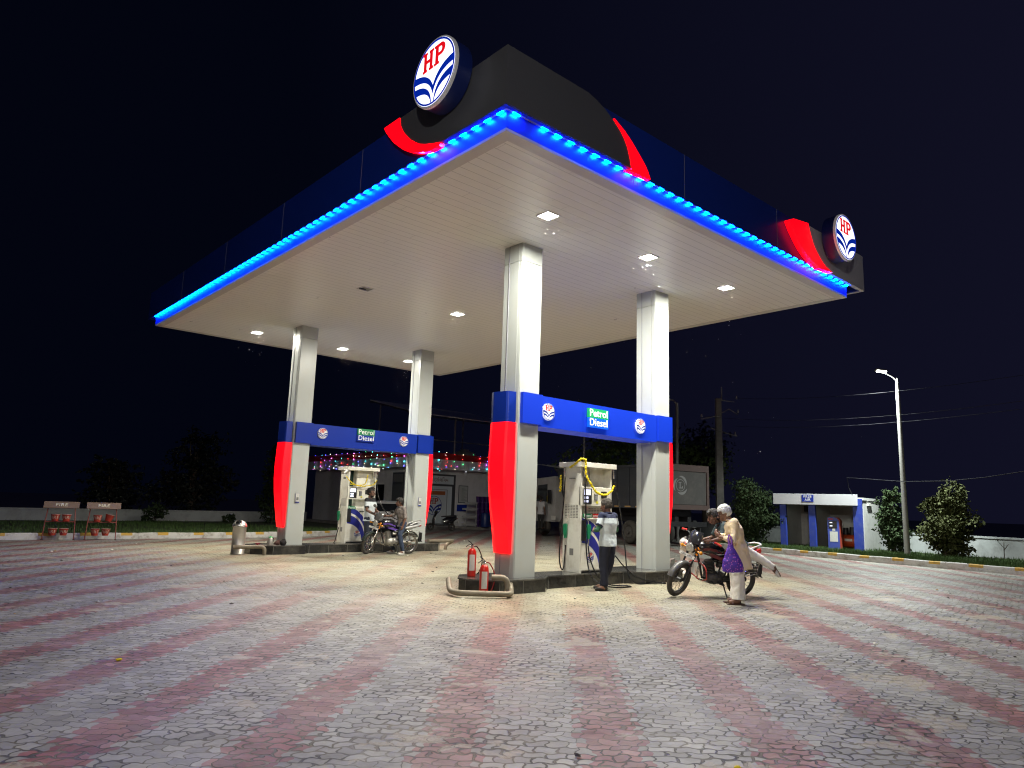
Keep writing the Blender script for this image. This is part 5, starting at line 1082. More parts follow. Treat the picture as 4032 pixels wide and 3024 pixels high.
MB().box(-.96,-.09,.42,-.94,.09,.54).build('number_plate', label_w, sc); b = MB(); b.ell((-.9,0,.68),(.05,.1,.04)); b.build('tail_lamp', mat('tail_grey_red',(.3,.2,.2),.2), sc); b = MB(); b.tube([(-.6,-.13,.82),(-.85,-.13,.86),(-.93,0,.88),(-.85,.13,.86),(-.6,.13,.82)],.012,6); b.build('grab_rail', chrome, sc)
# ================================================================ hatchback
ca = thing('parked_car', 'white hatchback seen from behind, parked by the office between pump and column', 'car', (20.1,31.9,0), R(57))
# local: x forward (away), rear at x=-1.8
carw = mat('car_white', (.5,.5,.52), .25, coat=.6)
def carring(x, w_, z0_, z1_, wt): return [V(x,-w_,z0_),V(x,-w_-.02,z0_+.25),V(x,-w_,z0_+.55*(z1_-z0_)),V(x,-wt,z1_-.03),V(x,-wt*.7,z1_),V(x,wt*.7,z1_),V(x,wt,z1_-.03),V(x,w_,z0_+.55*(z1_-z0_)),V(x,w_+.02,z0_+.25),V(x,w_,z0_)]
b = MB(); b.rings([carring(x,w_,z0_,z1_,wt) for x,w_,z0_,z1_,wt in ((-1.78,.66,.3,.92,.62),(-1.72,.76,.22,1.0,.70),(-1.62,.79,.2,1.30,.62),(-1.45,.8,.2,1.50,.56),(-1.0,.81,.2,1.55,.58),(0,.81,.2,1.55,.58),(.6,.81,.2,1.35,.6),(.95,.8,.2,1.0,.7),(1.6,.76,.22,.88,.66),(1.8,.6,.3,.7,.5))]); b.build('body', carw, ca)
MB(Matrix.Translation((-1.635,0,1.20)) @ Euler((0,R(18),0)).to_matrix().to_4x4()).cbox((-.02,0,0),(.02,1.16,.40)).build('rear_window', glass_dark, ca, bevel=.03)
for s_ in (-1,1):
    b = MB(); b.rings([[V(-1.75,s_*(.60+o),z),V(-1.60,s_*(.80),z),V(-1.60,s_*.74,z),V(-1.74,s_*.60,z)] for o,z in ((.06,.72),(.08,.85),(.07,1.0),(.03,1.12))], smooth=False); b.build('tail_lamp', mat('car_lamp_red',(.35,.01,.012),.2), ca)
    MB().box(-1.2,s_*.80-.01,.98,.5,s_*.80+.01,1.38).build('side_window', glass_dark, ca)
    for xx in (-1.15,1.15): b = MB(); b.torus((xx,s_*.74,.28),.22,.075,Euler((R(90),0,0)).to_matrix(),n=24,m=8); b.cyl((xx,s_*.70,.28),(xx,s_*.78,.28),.17); b.build('wheel', rubber, ca)
MB().box(-1.80,-.25,.48,-1.785,.25,.60).build('number_plate', label_w, ca); MB().box(-1.795,-.07,.86,-1.77,.07,.89).build('badge', dark_metal, ca); MB().box(-1.80,-.72,.24,-1.70,.72,.46).build('bumper', carw, ca, bevel=.03)
# ================================================================ dump truck
tr = thing('dump_truck', 'big dark grey dump truck parked behind the nearest pump with a white cab', 'truck', (24.36,17.95,0), R(90-12))
# local: x forward from tail, y left is -> rotate; side facing camera is local y=+ ; width 2.5 toward -y
tg = mat('truck_bed_grey', (.04,.045,.055), .55, var=.2, vscale=2, dirt=(.08,.07,.06), dscale=1.5, damt=.5); tgd = mat('truck_tail_dusty', (.045,.042,.04), .7, var=.15, dirt=(.1,.09,.08), dscale=2); tred = mat('truck_rust_trim', (.06,.036,.032), .7, var=.2)
Wd = 2.5
b = MB(); b.prism([(0,1.62),(7.1,1.62),(7.9,3.35),(0,3.38)], -Wd, 0, 'xz'); b.build('tipper_bed', tg, tr, bevel=.02)
b = MB()
for i in range(8): xx = .35+i*.85; b.prism([(xx,1.66),(xx+.14,1.66),(xx+.16,3.3),(xx+.02,3.3)], .0, .05, 'xz')
for z in (2.1,2.55): b.box(.2,0,z,7.2,.03,z+.06)
b.box(0,0,3.3,7.9,.07,3.42); b.box(0,0,1.55,7.1,.06,1.68); b.build('side_ribs', tg, tr)
b = MB(); b.box(-.08,-Wd,1.75,-.003,0,3.3); tgt = b.build('tailgate', tgd, tr, bevel=.02)
b = MB(); b.box(-.12,-Wd-.04,3.15,-.02,.04,3.42); b.box(-.12,-Wd-.05,1.6,-.02,-Wd+.08,3.15); b.box(-.12,-.08,1.6,-.02,.05,3.15); b.box(-.14,-Wd-.05,1.55,-.02,.05,1.75); b.build('tail_frame', tred, tr)
# round marque: ring of three swirls and an L
Mt = Matrix.Translation((-.083,-.95,2.55)) @ Euler((R(90),0,R(-90))).to_matrix().to_4x4()
b = MB(Mt)
for k in range(3):
    a0 = k*2*math.pi/3; n = 12
    for i in range(n):
        f0, f1 = i/n, (i+1)/n; w0, w1 = .05*math.sin(math.pi*f0)+.004, .05*math.sin(math.pi*f1)+.004; A0, A1 = a0+f0*1.75, a0+f1*1.75; q = [((.32+.06*f0+w0)*math.cos(A0),(.32+.06*f0+w0)*math.sin(A0)),((.32+.06*f1+w1)*math.cos(A1),(.32+.06*f1+w1)*math.sin(A1)),((.32+.06*f1-w1)*math.cos(A1),(.32+.06*f1-w1)*math.sin(A1)),((.32+.06*f0-w0)*math.cos(A0),(.32+.06*f0-w0)*math.sin(A0))]
        b.prism(q, 0, .004)
for i in range(28):
    a, c = 2*math.pi*i/28, 2*math.pi*(i+1)/28; b.prism([(r*math.cos(x), r*math.sin(x)) for r,x in ((.25,a),(.25,c),(.225,c),(.225,a))], 0, .004)
b.prism([(-.1,-.13),(.13,-.13),(.13,-.03),(.09,-.03),(.07,-.09),(.0,-.09),(.0,.1),(.05,.1),(.05,.13),(-.1,.13),(-.1,.1),(-.05,.1),(-.05,-.1),(-.1,-.1)], 0, .004); b.build('round_marque', mat('marque_pale',(.18,.18,.18),.6), tgt)
b = MB(); b.box(.1,-1.7,.95,10.1,-1.5,1.25); b.box(.1,-1.0,.95,10.1,-.8,1.25); b.box(-.1,-2.4,.85,.1,-.1,1.05); b.box(.3,-1.9,1.25,7.0,-.6,1.56); b.build('chassis', dark_metal, tr)
for xx in (.9,2.3,7.3,9.3):
    for yy in (-.22,-Wd+.22):
        b = MB(); b.torus((xx,yy,.52),.36,.155,Euler((R(90),0,0)).to_matrix(),n=32,m=10); w_ = b.build('wheel', tyre_dusty, tr)
        b = MB(); b.cyl((xx,yy-.1,.52),(xx,yy+.1,.52),.24,.24,20); b.cyl((xx,yy-.14,.52),(xx,yy+.16,.52),.09,.09,12); b.build('hub', mat('hub_dark',(.08,.075,.07),.6), w_)
b = MB(Matrix.Translation((1.75,0,0))); b.prism([(6.3,.75),(8.5,.75),(8.55,1.6),(8.2,2.95),(6.3,3.05)], -Wd+.05, -.05, 'xz'); cab = b.build('cab', mat('cab_white',(.42,.42,.42),.4,dirt=(.25,.22,.18),dscale=2), tr, bevel=.04)
MB(Matrix.Translation((1.75,0,0))).prism([(7.05,1.75),(8.1,1.75),(7.95,2.6),(7.05,2.65)], -.048, -.03, 'xz').build('side_window', glass_dark, cab); MB().box(10.0,-Wd+.2,1.7,10.25,-.2,2.6).build('windscreen', glass_dark, cab)
MB().box(8.2,.08,1.65,8.45,.18,2.35).build('mirror', black_plastic, cab, bevel=.03); MB().box(8.75,-.05,1.75,8.87,-.03,2.05).build('warning_label', mat('warn_yellow',(.3,.24,.03),.6), cab)
b = MB()
for i in range(9): b.box(.5+i*.72,.06,1.585,.9+i*.72,.066,1.645)
b.build('reflector_tape', mat('reflector_orange',(.42,.26,.10),.4), tr)
MB().box(7.9,.0,.85,8.3,.02,1.05).build('side_plate', label_w, tr)
b = MB()
for k in range(6): b.tube([(7.7,-.1-k*.1,3.45),(10.2,-.2-k*.35,3.75)], .014, 5)
b.build('tarp_rods', mat('rods_pale',(.4,.42,.4),.5,metal=.3), tr)
MB().box(8.4,0.0,.30,9.0,.45,.35).build('entry_step', dark_metal, tr)
b = MB(); b.box(.6,-Wd,.5,.62,-Wd+.5,1.1); b.box(.25,-.6,.25,.27,-.1,.8); b.box(.25,-Wd+.1,.25,.27,-Wd+.6,.8); b.build('mud_flaps', rubber, tr)
# ================================================================ people
skinA = mat('skin_brown', (.20,.10,.065), .5, var=.08, vscale=12); skinB = mat('skin_dark_brown', (.15,.075,.05), .5, var=.08, vscale=12)
hair_dark = mat('hair_black', (.015,.012,.011), .6, bump=1, bscale=70); hair_grey = mat('hair_dark_grey', (.05,.042,.035), .65, bump=1, bscale=70, var=.5, vscale=30); hair_white = mat('hair_white', (.62,.62,.6), .7, bump=1, bscale=70, var=.2, vscale=30)
eye_m = mat('eye_brow_dark', (.02,.015,.012), .5); lip_m = mat('lip_brown', (.16,.055,.045), .5)
def lerp(a, c, f): return Vector(a)*(1-f)+Vector(c)*f
def hand(b, wr, d, palm_n, thumb_side, curl=.5, s=1.):
    """palm + five fingers rooted in it; d = pointing direction, palm_n = palm normal, thumb_side = towards the thumb"""
    d = Vector(d).normalized(); tn = Vector(thumb_side); tn = (tn-d*tn.dot(d)).normalized(); pn = Vector(palm_n); pn = (pn-d*pn.dot(d)-tn*pn.dot(tn)).normalized()
    wr = Vector(wr); pc = wr+d*.045*s
    Q = Matrix((tn, pn, d)).transposed(); b.ell(pc, (.040*s,.017*s,.05*s), Q, 10, 8)
    for k, (o, L_) in enumerate(((.028,.070),(.010,.078),(-.010,.072),(-.028,.056))):
        p0 = wr+d*.08*s+tn*o*s; a1 = curl*.7; a2 = curl*1.5; a3 = curl*2.1
        d1 = d*math.cos(a1)+pn*math.sin(a1); d2 = d*math.cos(a2)+pn*math.sin(a2); d3 = d*math.cos(a3)+pn*math.sin(a3)
        p1 = p0+d1*L_*.45*s; p2 = p1+d2*L_*.32*s; p3 = p2+d3*L_*.25*s
        b.tube([p0-d*.02*s,p0,p1,p2,p3], [.0095*s,.0092*s,.0088*s,.008*s,.006*s], 7)
    t0 = wr+d*.028*s+tn*.03*s; t1 = t0+(tn*.7+d*.55+pn*.25).normalized()*.035*s; t2 = t1+(d*.8+tn*.25+pn*.4).normalized()*.03*s
    b.tube([t0-tn*.015*s,t0,t1,t2], [.013*s,.012*s,.0105*s,.008*s], 7)
def person(name_label, loc, heading, J, s, skin, hair, hairstyle, shirt=None, trousers=None, shoes=None, extras=None, facing=(1,0,0)):
    t = thing('person', name_label, 'person', loc, heading, scale=s)
    g = lambda k: Vector(J[k])
    up = Vector(J.get('hup',(0,0,1))).normalized(); hf = Vector(J.get('face',facing)); hf = (hf-up*hf.dot(up)).normalized(); hs = up.cross(hf)
    HQ = Matrix((hf, hs, up)).transposed(); hc = g('head')
    HS = 1.08
    def H(x,y,z): return hc+HQ@Vector((x,y,z))*HS
    b = MB()
    b.ell(H(-.008,0,.02),(.105,.083,.105),HQ,16,12); b.ell(H(.03,0,-.045),(.066,.062,.08),HQ,14,10); b.ell(H(.055,0,-.085),(.034,.035,.028),HQ,10,8)
    b.ell(H(.088,0,.004),(.014,.03,.012),HQ,8,6)
    b.tube([H(.085,0,.012),H(.103,0,-.018),H(.116,0,-.038)], [.008,.012,.014], 8); b.ell(H(.105,.012,-.04),.008,None,6,5); b.ell(H(.105,-.012,-.04),.008,None,6,5)
    b.ell(H(.094,0,-.063),(.010,.022,.006),HQ,8,6); b.ell(H(.092,0,-.073),(.010,.02,.006),HQ,8,6)
    for q in (-1,1): b.ell(H(-.005,q*.079,-.012),(.02,.009,.032),HQ,8,6); b.ell(H(.06,q*.042,-.02),(.022,.018,.02),HQ,8,6)
    nk = g('neck'); b.tube([nk-V(0,0,.05),nk,lerp(nk,H(-.02,0,-.04),.6),H(-.02,0,-.03)], [.062,.054,.052,.05], 12)
    pv, ch = g('pelvis'), g('chest')
    sl, sr = g('sh_l'), g('sh_r'); hl, hr = g('hip_l'), g('hip_r')
    side = (sl-sr).normalized()
    def torso(b, k, ext=0, wide=1.):
        P = [lerp(pv,ch,-.12), pv, lerp(pv,ch,.35), lerp(pv,ch,.7), ch, lerp(ch,nk,.55), lerp(ch,nk,.9)]; Wx = [.15,.165,.15,.165,.185,.165,.085]; Dx = [.10,.115,.105,.115,.12,.095,.06]; rg = []
        sd0 = (hl-hr).normalized()
        for i, p in enumerate(P):
            ax = (P[min(i+1,6)]-P[max(i-1,0)]).normalized(); sd = lerp(sd0,side,min(1,i/4)); sd = (sd-ax*sd.dot(ax)).normalized(); fw = sd.cross(ax)
            rg.append([p+sd*math.cos(a)*(Wx[i]*k*wide+ext)+fw*math.sin(a)*(Dx[i]*k+ext) for a in [2*math.pi*j/20 for j in range(20)]])
        b.rings(rg); return rg
    torso(b,.90)
    for q in 'lr':
        b.ell(g('sh_'+q), .055); b.tube([lerp(ch,nk,.5), g('sh_'+q)], [.07,.055], 10)
        b.tube([g('sh_'+q),lerp(g('sh_'+q),g('el_'+q),.35),g('el_'+q)], [.05,.047,.037], 10); b.ell(g('el_'+q),.038)
        b.tube([g('el_'+q),lerp(g('el_'+q),g('wr_'+q),.3),g('wr_'+q)], [.037,.038,.025], 10)
        h = J.get('hand_'+q); d = Vector(h[0]) if h else (g('wr_'+q)-g('el_'+q)); pn = h[1] if h else (0,1 if q=='r' else -1,0); th = h[2] if h else (1,0,0)
        b.ell(g('wr_'+q),.026); hand(b, g('wr_'+q), d, pn, th, h[3] if h else .45)
        b.ell(g('hip_'+q), .09); b.tube([g('hip_'+q),lerp(g('hip_'+q),g('kn_'+q),.4),g('kn_'+q)], [.088,.075,.055], 12); b.ell(g('kn_'+q),.055)
        b.tube([g('kn_'+q),lerp(g('kn_'+q),g('an_'+q),.35),g('an_'+q)], [.053,.052,.036], 12)
        ft = g('toe_'+q); b.ell(g('an_'+q),.04); b.tube([g('an_'+q)+(V(0,0,-.03)),lerp(g('an_'+q),ft,.5),ft], [.04,.042,.03], 10)
    body = remesh(b, 'body', skin, t, .0075, 2)
    me = body.data; me.materials.clear(); me.materials.append(skin); me.materials.append(eye_m); me.materials.append(lip_m)
    ey = [H(.083,.034,.004),H(.083,-.034,.004)]; br = [H(.088,.034,.025),H(.088,-.034,.025)]
    for p in me.polygons:
        c = p.center
        if (c-hc).length > .14: continue
        if any((c-e).length < .011 for e in ey): p.material_index = 1
        else:
            l = HQ.inverted() @ (c-hc)
            if l.x > .06 and abs(abs(l.y)-.033) < .02 and abs(l.z-.026) < .0045: p.material_index = 1
            elif l.x > .085 and abs(l.y) < .022 and abs(l.z+.066) < .008: p.material_index = 2
            elif J.get('moustache') and l.x > .07 and abs(l.y) < .028 and abs(l.z+.054) < .006: p.material_index = 1
            elif J.get('beard') and l.x > .0 and l.z < -.068 and abs(l.z+.066) > .008: p.material_index = 1
    # hair
    b = MB(); n1, n2 = 18, 10; rg = []
    hz = {'short':(.005,.055),'tall':(.0,.055),'boy':(.0,.05),'old':(.0,.05)}[hairstyle]
    b.ell(H(-.018,0,.036),(.117,.101,.110),HQ,18,12)
    b2 = MB(); b2.ell(H(-.04,0,.01),(.092,.098,.098),HQ,14,10)
    if hairstyle == 'tall': b2.ell(H(.05,0,.105),(.055,.06,.035),HQ,12,8); b2.ell(H(.0,0,.11),(.08,.068,.035),HQ,12,8)
    if hairstyle == 'boy': b2.ell(H(.06,.02,.09),(.045,.05,.032),HQ,12,8); b2.ell(H(.01,0,.1),(.08,.07,.045),HQ,12,8); b2.ell(H(.075,.0,.075),(.03,.045,.025),HQ,10,8)
    if hairstyle == 'old': b2.ell(H(.0,0,.085),(.085,.07,.04),HQ,12,8)
    if hairstyle == 'short': b2.ell(H(.0,0,.085),(.085,.074,.04),HQ,12,8)
    # keep only hair region: cut the face part by dropping faces in front of the hairline
    b.add(b2.v, b2.f, True)
    ho = remesh(b, 'hair', hair, t, .007, 2, .018, .03)
    bmv = ho.data; inv = HQ.inverted(); keep = []
    import bmesh
    bm = bmesh.new(); bm.from_mesh(bmv); dele = []
    for f in bm.faces:
        l = inv @ (f.calc_center_median()-hc)
        if (l.x > .045 and l.z < .055-.0*l.x) or (l.x > -.005 and l.z < -.0 and True) or l.z < -.065: dele.append(f)
    bmesh.ops.delete(bm, geom=dele, context='FACES'); bm.to_mesh(bmv); bm.free()
    # shirt
    if shirt:
        k = shirt; b = MB(); torso(b, 1.0, .024, k.get('wide',1.))
        dn = Vector(k.get('down',(0,0,-1))); hem = pv+dn*k.get('hem',.10); sd = (hl-hr).normalized(); fw = sd.cross(-dn).normalized()*1.0
        def ring(p, wx, dx): return [p+sd*math.cos(a)*wx+fw*math.sin(a)*dx for a in [2*math.pi*j/20 for j in range(20)]]
        b.rings([ring(lerp(pv,ch,.25),.165*k.get('wide',1),.125), ring(pv,.185*k.get('wide',1),.145), ring(hem,k.get('flare',.195),k.get('flare2',.155))])
        for q in 'lr':
            sh, e, wr = g('sh_'+q), g('el_'+q), g('wr_'+q); b.ell(sh,.072); b.tube([lerp(ch,nk,.55),sh],[.085,.07],10)
            f = k.get('sleeve',.75)
            if f <= 1: end = lerp(sh,e,f); b.tube([sh,lerp(sh,end,.5),end],[.07,.066,.066],12)
            else: end = lerp(e,wr,f-1); b.tube([sh,lerp(sh,e,.5),e],[.07,.062,.055],12); b.ell(e,.056); b.tube([e,end],[.056,.048],12)
        so_ = remesh(b, k.get('name','shirt'), k['mat'], t, .01, 3, k.get('wrinkle',.022), k.get('wscale',.09))
        if k.get('yoke'):
            me = so_.data; me.materials.append(k['yoke'])
            for p in me.polygons:
                c = p.center; cz_ = (c-lerp(ch,nk,.5)).dot((nk-pv).normalized())
                if cz_ > 0: p.material_index = 1; continue
                for q in 'lr':
                    sh, e = g('sh_'+q), g('el_'+q); u = (c-sh).dot((e-sh).normalized())/(e-sh).length; dd = (c-sh-(e-sh)*u).length
                    if k.get('sleeve',.75)-.10 < u < k.get('sleeve',.75)+.3 and dd < .085 and abs((c-lerp(sl,sr,.5)).dot(side)) > .178: p.material_index = 1
            if 'collar' in k:
                b = MB(); b.torus(nk+V(0,0,.005), .058, .016, n=20, m=8); cb_ = b.build('collar', k['collar'], t)
        elif k.get('collar'):
            b = MB(); b.torus(nk+V(0,0,.0), .06, .017, n=20, m=8); b.build('collar', k['collar'], t)
    if trousers:
        k = trousers; b = MB(); sd = (hl-hr).normalized()
        b.ell(pv-V(0,0,.0), (.135,.175,.13), Euler((0,0,math.atan2(sd.y,sd.x)-math.pi/2)))
        for q in 'lr':
            h, kn, an = g('hip_'+q), g('kn_'+q), g('an_'+q); w_ = k.get('w',1.); b.ell(h,.105)
            end = lerp(kn, an, k.get('len',.96)); b.tube([h,lerp(h,kn,.4),kn],[.105,.092*w_,.074*w_],14); b.ell(kn,.074*w_); b.tube([kn,lerp(kn,end,.5),end],[.073*w_,.069*w_,k.get('cuff',.062)],14)
        remesh(b, k.get('name','trousers'), k['mat'], t, .01, 3, k.get('wrinkle',.018), .08)
    if shoes:
        for q in 'lr':
            an, toe = g('an_'+q), g('toe_'+q); d = (toe-an); fl = J.get('foot_up_'+q); upv = Vector(fl) if fl else V(0,0,1)
            d = (d-upv*d.dot(upv)).normalized(); sd = upv.cross(d); Q = Matrix((d, sd, upv)).transposed()
            heel = an-upv*(an-toe).dot(upv); c0 = heel-upv*.02
            b = MB(); b.ell(heel+d*.0+upv*.012, (.055,.04,.045), Q, 12, 8); b.ell(heel+d*.09, (.10,.045,.036), Q, 14, 8); b.ell(toe+d*.01-upv*.0, (.05,.042,.028), Q, 12, 8); b.tube([heel+upv*.02, an+upv*.02],[.045,.043],12)
            so2 = remesh(b, 'shoe', shoes['mat'], t, .008, 2)
            if shoes.get('sole'):
                b = MB(); b.rings([[heel+d*x+sd*w_*sg-upv*(.034 if lo else .022) for (x,w_,sg) in ((-.055,.02,-1),(-.03,.04,-1),(.1,.046,-1),(.17,.035,-1),(.20,.0,1),(.17,.035,1),(.1,.046,1),(-.03,.04,1),(-.055,.02,1))] for lo in (1,0)], smooth=False); b.build('sole', shoes['sole'], so2)
    return t
STAND = dict(pelvis=(0,0,.93), chest=(.0,0,1.25), neck=(-.005,0,1.435), head=(.02,0,1.585), sh_l=(0,.185,1.385), sh_r=(0,-.185,1.385), hip_l=(0,.09,.88), hip_r=(0,-.09,.88),
    kn_l=(.015,.1,.48), kn_r=(.015,-.1,.48), an_l=(-.02,.11,.075), an_r=(-.02,-.11,.075), toe_l=(.13,.13,.035), toe_r=(.13,-.13,.035), el_l=(-.02,.24,1.11), el_r=(-.02,-.24,1.11), wr_l=(.05,.25,.86), wr_r=(.05,-.25,.86))
def pose(**k): d = dict(STAND); d.update(k); return d
sky_shirt = mat('shirt_pale_blue', (.62,.70,.75), .7, var=.05, vscale=3, bump=.5, bscale=11, bdist=.025); navy_cloth = mat('navy_cloth', (.018,.025,.07), .8, bump=.2); trouser_navy = mat('trouser_navy', (.012,.015,.032), .85, var=.3, bump=.25)
shoe_black = mat('shoe_black', (.02,.017,.015), .45)
# attendant at the nearest pump, seen from behind
person('man seen from behind in pale blue shirt with navy yoke at the garlanded pump', (10.43,8.92,0), R(96),
    pose(hip_l=(0,.085,.88), kn_l=(.04,.085,.48), kn_r=(.0,-.05,.48), an_l=(0,.075,.075), toe_l=(.09,.19,.035), an_r=(.16,-.05,.075), toe_r=(.30,-.05,.035), sh_l=(0,.20,1.385), sh_r=(0,-.20,1.385), el_l=(.02,.315,1.12), el_r=(.02,-.315,1.12), wr_l=(.22,.16,1.10), wr_r=(.23,-.14,1.12), head=(.04,.01,1.575), hup=(.18,0,1), face=(1,.12,-.25), hand_l=((.5,-.8,.1),(-.3,-.2,1),(0,.1,1),.8), hand_r=((.5,.8,.1),(-.3,.2,1),(0,.1,1),.8)),
    .985, skinA, hair_grey, 'short', dict(mat=sky_shirt, yoke=navy_cloth, hem=.115, sleeve=.72, collar=navy_cloth, wide=1.16, wrinkle=.016), dict(mat=trouser_navy, w=1.15), dict(mat=shoe_black, sole=black_plastic))
# green sleeve guards
b = MB(); gm = mat('sleeve_guard_green', (.03,.12,.06), .8)
p1 = [o for o in bpy.data.objects if o.name.startswith('person') and o.type == 'EMPTY'][-1]
for q in (1,-1):
    b.tube([(.01,q*.27,1.20),(.02,q*.315,1.12)], [.048,.045], 10); b.ell((.02,q*.315,1.12),.046); b.tube([(.02,q*.315,1.12),(.12,q*.235,1.11)], [.045,.04], 10)
b.build('sleeve_guards', gm, p1)
# old man in cream kurta
cream = mat('kurta_cream', (.86,.70,.45), .8, var=.05, vscale=3, bump=.8, bscale=11, bdist=.03); white_cloth = mat('pyjama_white', (.80,.78,.71), .85, bump=.8, bscale=10, bdist=.03)
hd = math.atan2(.72,-.69)
old = person('stooping white-haired old man in long cream shirt and loose white trousers', (11.02,6.61,0), hd,
    pose(pelvis=(-.05,0,.88), chest=(.03,0,1.19), neck=(.095,0,1.345), head=(.18,0,1.455), hup=(.4,0,1), face=(1,0,-.75), sh_l=(.045,.17,1.305), sh_r=(.045,-.17,1.305), hip_l=(-.05,.085,.84), hip_r=(-.05,-.085,.84), kn_l=(0,.10,.46), kn_r=(-.01,-.10,.46), an_l=(-.01,.11,.075), an_r=(-.03,-.11,.075), toe_l=(.15,.13,.035), toe_r=(.12,-.14,.035),
    el_l=(.08,.22,1.02), el_r=(.08,-.2,1.04), wr_l=(.27,.10,1.07), wr_r=(.28,-.05,1.10), hand_l=((.6,-.5,.45),(-.2,-.8,0),(.2,0,1),.9), hand_r=((.6,.5,.45),(-.2,.8,0),(.2,0,1),.9)),
    1.02, skinA, hair_white, 'old', dict(mat=cream, name='long_shirt', hem=.31, flare=.235, flare2=.21, sleeve=1.75, down=(-.02,0,-1), wide=1.08, wrinkle=.035, wscale=.13, collar=cream), dict(mat=white_cloth, name='loose_trousers', w=1.35, cuff=.115, len=.98, wrinkle=.03), None)
b = MB()
for q in (-1,1):
    b.rings([[V(x,q*.12+yy,z) for yy in (-.045,.045)]+[V(x,q*.12+yy,z+.014) for yy in (.045,-.045)] for x,z in ((-.09,.002),(.19,.002))], smooth=False); b.tube([(.1,q*.12-.045,.012),(.1,q*.12,.075),(.1,q*.12+.045,.012)], .014, 6)
b.build('sandals', mat('sandal_brown',(.07,.03,.02),.6), old)
b = MB(); Hc = V(.18,0,1.455); uq = V(.4,0,1).normalized(); fq = V(1,0,-.75); fq = (fq-uq*fq.dot(uq)).normalized(); sq = uq.cross(fq)
for q in (-1,1): b.torus(Hc+fq*.113+sq*q*.036+uq*.002, .023, .0025, Matrix((sq,uq,fq)).transposed(), n=16, m=5); b.tube([Hc+fq*.1+sq*q*.058, Hc+fq*.0+sq*q*.083+uq*.005], .0025, 4)
b.tube([Hc+fq*.108+sq*.011,Hc+fq*.108-sq*.011], .0025, 4); b.build('spectacles', dark_metal, old)
# his purple bag
pb = bpy.data.materials.new('purple_print'); pb.use_nodes = True; nt = pb.node_tree; bs = nt.nodes['Principled BSDF']; vo = nt.nodes.new('ShaderNodeTexVoronoi'); vo.inputs['Scale'].default_value = 26; tcn = nt.nodes.new('ShaderNodeTexCoord'); nt.links.new(tcn.outputs['Object'], vo.inputs['Vector'])
cr = nt.nodes.new('ShaderNodeValToRGB'); cr.color_ramp.elements[0].position = .22; cr.color_ramp.elements[0].color = (.45,.12,.5,1); cr.color_ramp.elements[1].position = .32; cr.color_ramp.elements[1].color = (.085,.03,.36,1); nt.links.new(vo.outputs['Distance'], cr.inputs[0]); nt.links.new(cr.outputs[0], bs.inputs['Base Color']); bs.inputs['Roughness'].default_value = .6
dch, dsh = V(math.cos(hd),math.sin(hd),0), V(-math.sin(hd),math.cos(hd),0)
bagc = V(11.0,6.62,0)+dch*.13+dsh*.30
bt = thing('cloth_bag', 'purple patterned cloth bag hanging from the old man forearm', 'bag', (bagc.x,bagc.y,0), hd)
b = MB(); b.rings([[V(x0_+wx*math.cos(a), dy*math.sin(a), z) for a in [2*math.pi*i/18 for i in range(18)]] for z,wx,dy,x0_ in ((.53,.10,.03,-.03),(.545,.17,.055,-.03),(.62,.175,.07,-.03),(.72,.15,.065,-.02),(.82,.105,.05,-.01),(.92,.06,.035,0),(.985,.04,.028,0))]); remesh(b,'bag_body',pb,bt,.01,3,.025,.06)
b = MB(); b.tube([(-.02,0,.97),(-.02,-.03,1.08),(0,-.08,1.13)], [.022,.014,.012], 8); b.tube([(.02,0,.97),(.03,-.03,1.08),(.01,-.08,1.13)], [.022,.014,.012], 8); b.build('handles', mat('bag_strap_purple',(.12,.02,.2),.6), bt)
# young man swinging a leg over the near motorcycle
teal = mat('shirt_dark_teal', (.025,.045,.05), .75, bump=.25); 
yh = hd+.12
yp = person('young man in dark teal shirt and white trousers swinging a leg over the black motorcycle', (11.76,6.95,0), yh,
    pose(pelvis=(.03,0,.90), chest=(.25,.0,1.13), neck=(.37,0,1.27), head=(.48,0,1.38), hup=(.35,0,1), face=(1,.1,-.15), sh_l=(.33,.16,1.22), sh_r=(.33,-.16,1.22), hip_l=(.03,.08,.87), hip_r=(.01,-.08,.88), kn_l=(.06,.08,.47), an_l=(.03,.08,.075), toe_l=(.20,.10,.035),
    kn_r=(-.34,-.12,.70), an_r=(-.63,-.15,.53), toe_r=(-.70,-.15,.41), foot_up_r=(.85,0,-.5), el_l=(.42,.22,1.02), el_r=(.42,-.24,1.02), wr_l=(.58,.22,.98), wr_r=(.6,-.2,.98)),
    1.02, skinB, hair_dark, 'boy', dict(mat=teal, hem=.06, down=(-.5,0,-.85), sleeve=.8, collar=teal), dict(mat=mat('jeans_white',(.8,.78,.72),.8,bump=.3), cuff=.058), dict(mat=mat('sneaker_white',(.6,.58,.55),.6), sole=mat('sole_tan',(.25,.2,.15),.8)))
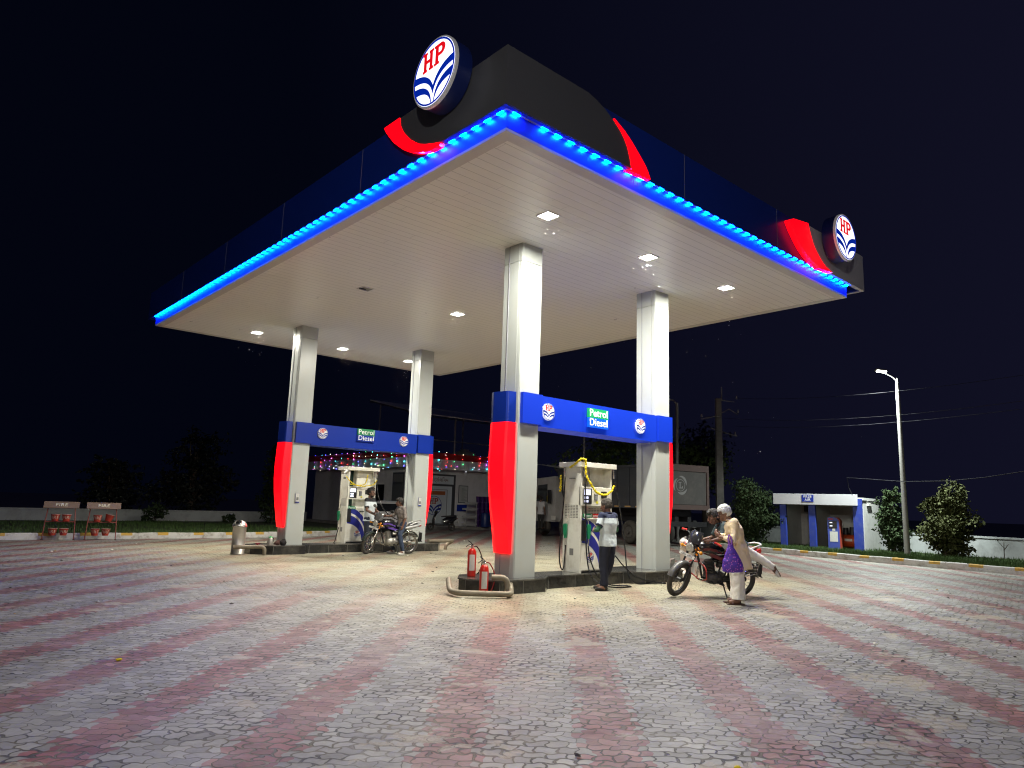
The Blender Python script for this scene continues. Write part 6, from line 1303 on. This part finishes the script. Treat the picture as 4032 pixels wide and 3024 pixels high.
# attendant at the far pump
at2 = person('young attendant in white and pale blue shirt with dark yoke beside the far pump', (11.22,19.03-.15,0), R(-58),
    pose(el_l=(.06,.25,1.12), el_r=(.05,-.25,1.12), wr_l=(.27,.14,1.0), wr_r=(.28,-.12,.98), hand_l=((.8,-.4,-.3),(0,-1,0),(0,0,1),.7), hand_r=((.8,.4,-.3),(0,1,0),(0,0,1),.7), head=(.02,0,1.585), face=(1,-.1,-.1), an_r=(.04,-.11,.075), toe_r=(.2,-.13,.035), an_l=(-.1,.11,.075), toe_l=(.06,.15,.035), moustache=1, beard=1),
    1.10, skinB, hair_dark, 'tall', dict(mat=mat('shirt_white_blue',(.62,.68,.72),.75,var=.05,bump=.25), yoke=mat('yoke_black',(.015,.015,.02),.8), hem=.10, sleeve=.75, wide=.95), dict(mat=mat('jeans_dark',(.02,.026,.045),.85,var=.3,vscale=6,bump=.25), cuff=.055), dict(mat=shoe_black, sole=black_plastic))
# boy on the far motorcycle
bh = R(176); st = oB+dB*(-.38)
grey_shirt = mat('shirt_grey_brown', (.23,.20,.185), .8, var=.12, vscale=5, bump=.3); denim = mat('denim_blue', (.03,.045,.085), .85, var=.35, vscale=7, bump=.3)
boy = person('boy in crumpled grey shirt and jeans sitting astride the violet motorcycle', (st.x,st.y,0), bh,
    pose(pelvis=(0,0,.93), chest=(.06,0,1.22), neck=(.09,0,1.385), head=(.13,0,1.52), face=(1,-.25,-.15), hup=(.12,0,1), sh_l=(.07,.165,1.335), sh_r=(.07,-.165,1.335), hip_l=(.02,.10,.90), hip_r=(.02,-.10,.90), kn_l=(.18,.20,.56), kn_r=(.20,-.20,.56), an_l=(.10,.30,.09), toe_l=(.24,.33,.04), an_r=(.10,-.30,.09), toe_r=(.24,-.33,.04),
    el_l=(.04,.24,1.08), wr_l=(.12,.25,.84), el_r=(.2,-.24,1.12), wr_r=(.42,-.25,1.10)),
    .98, skinB, hair_dark, 'boy', dict(mat=grey_shirt, hem=.10, sleeve=1.15, collar=grey_shirt, wrinkle=.035), dict(mat=denim, cuff=.05), dict(mat=mat('sneaker_white',(.6,.58,.55),.6), sole=label_w))
# man by the truck cab
person('man in loose white shirt standing on the truck step, half hidden by the nearest column', (25.83,26.60,.352), R(10),
    pose(), .97, skinB, hair_dark, 'short', dict(mat=mat('shirt_offwhite',(.4,.4,.42),.8,bump=.3), hem=.16, flare=.22, sleeve=.8), dict(mat=mat('trouser_black',(.015,.015,.016),.85)), dict(mat=shoe_black))
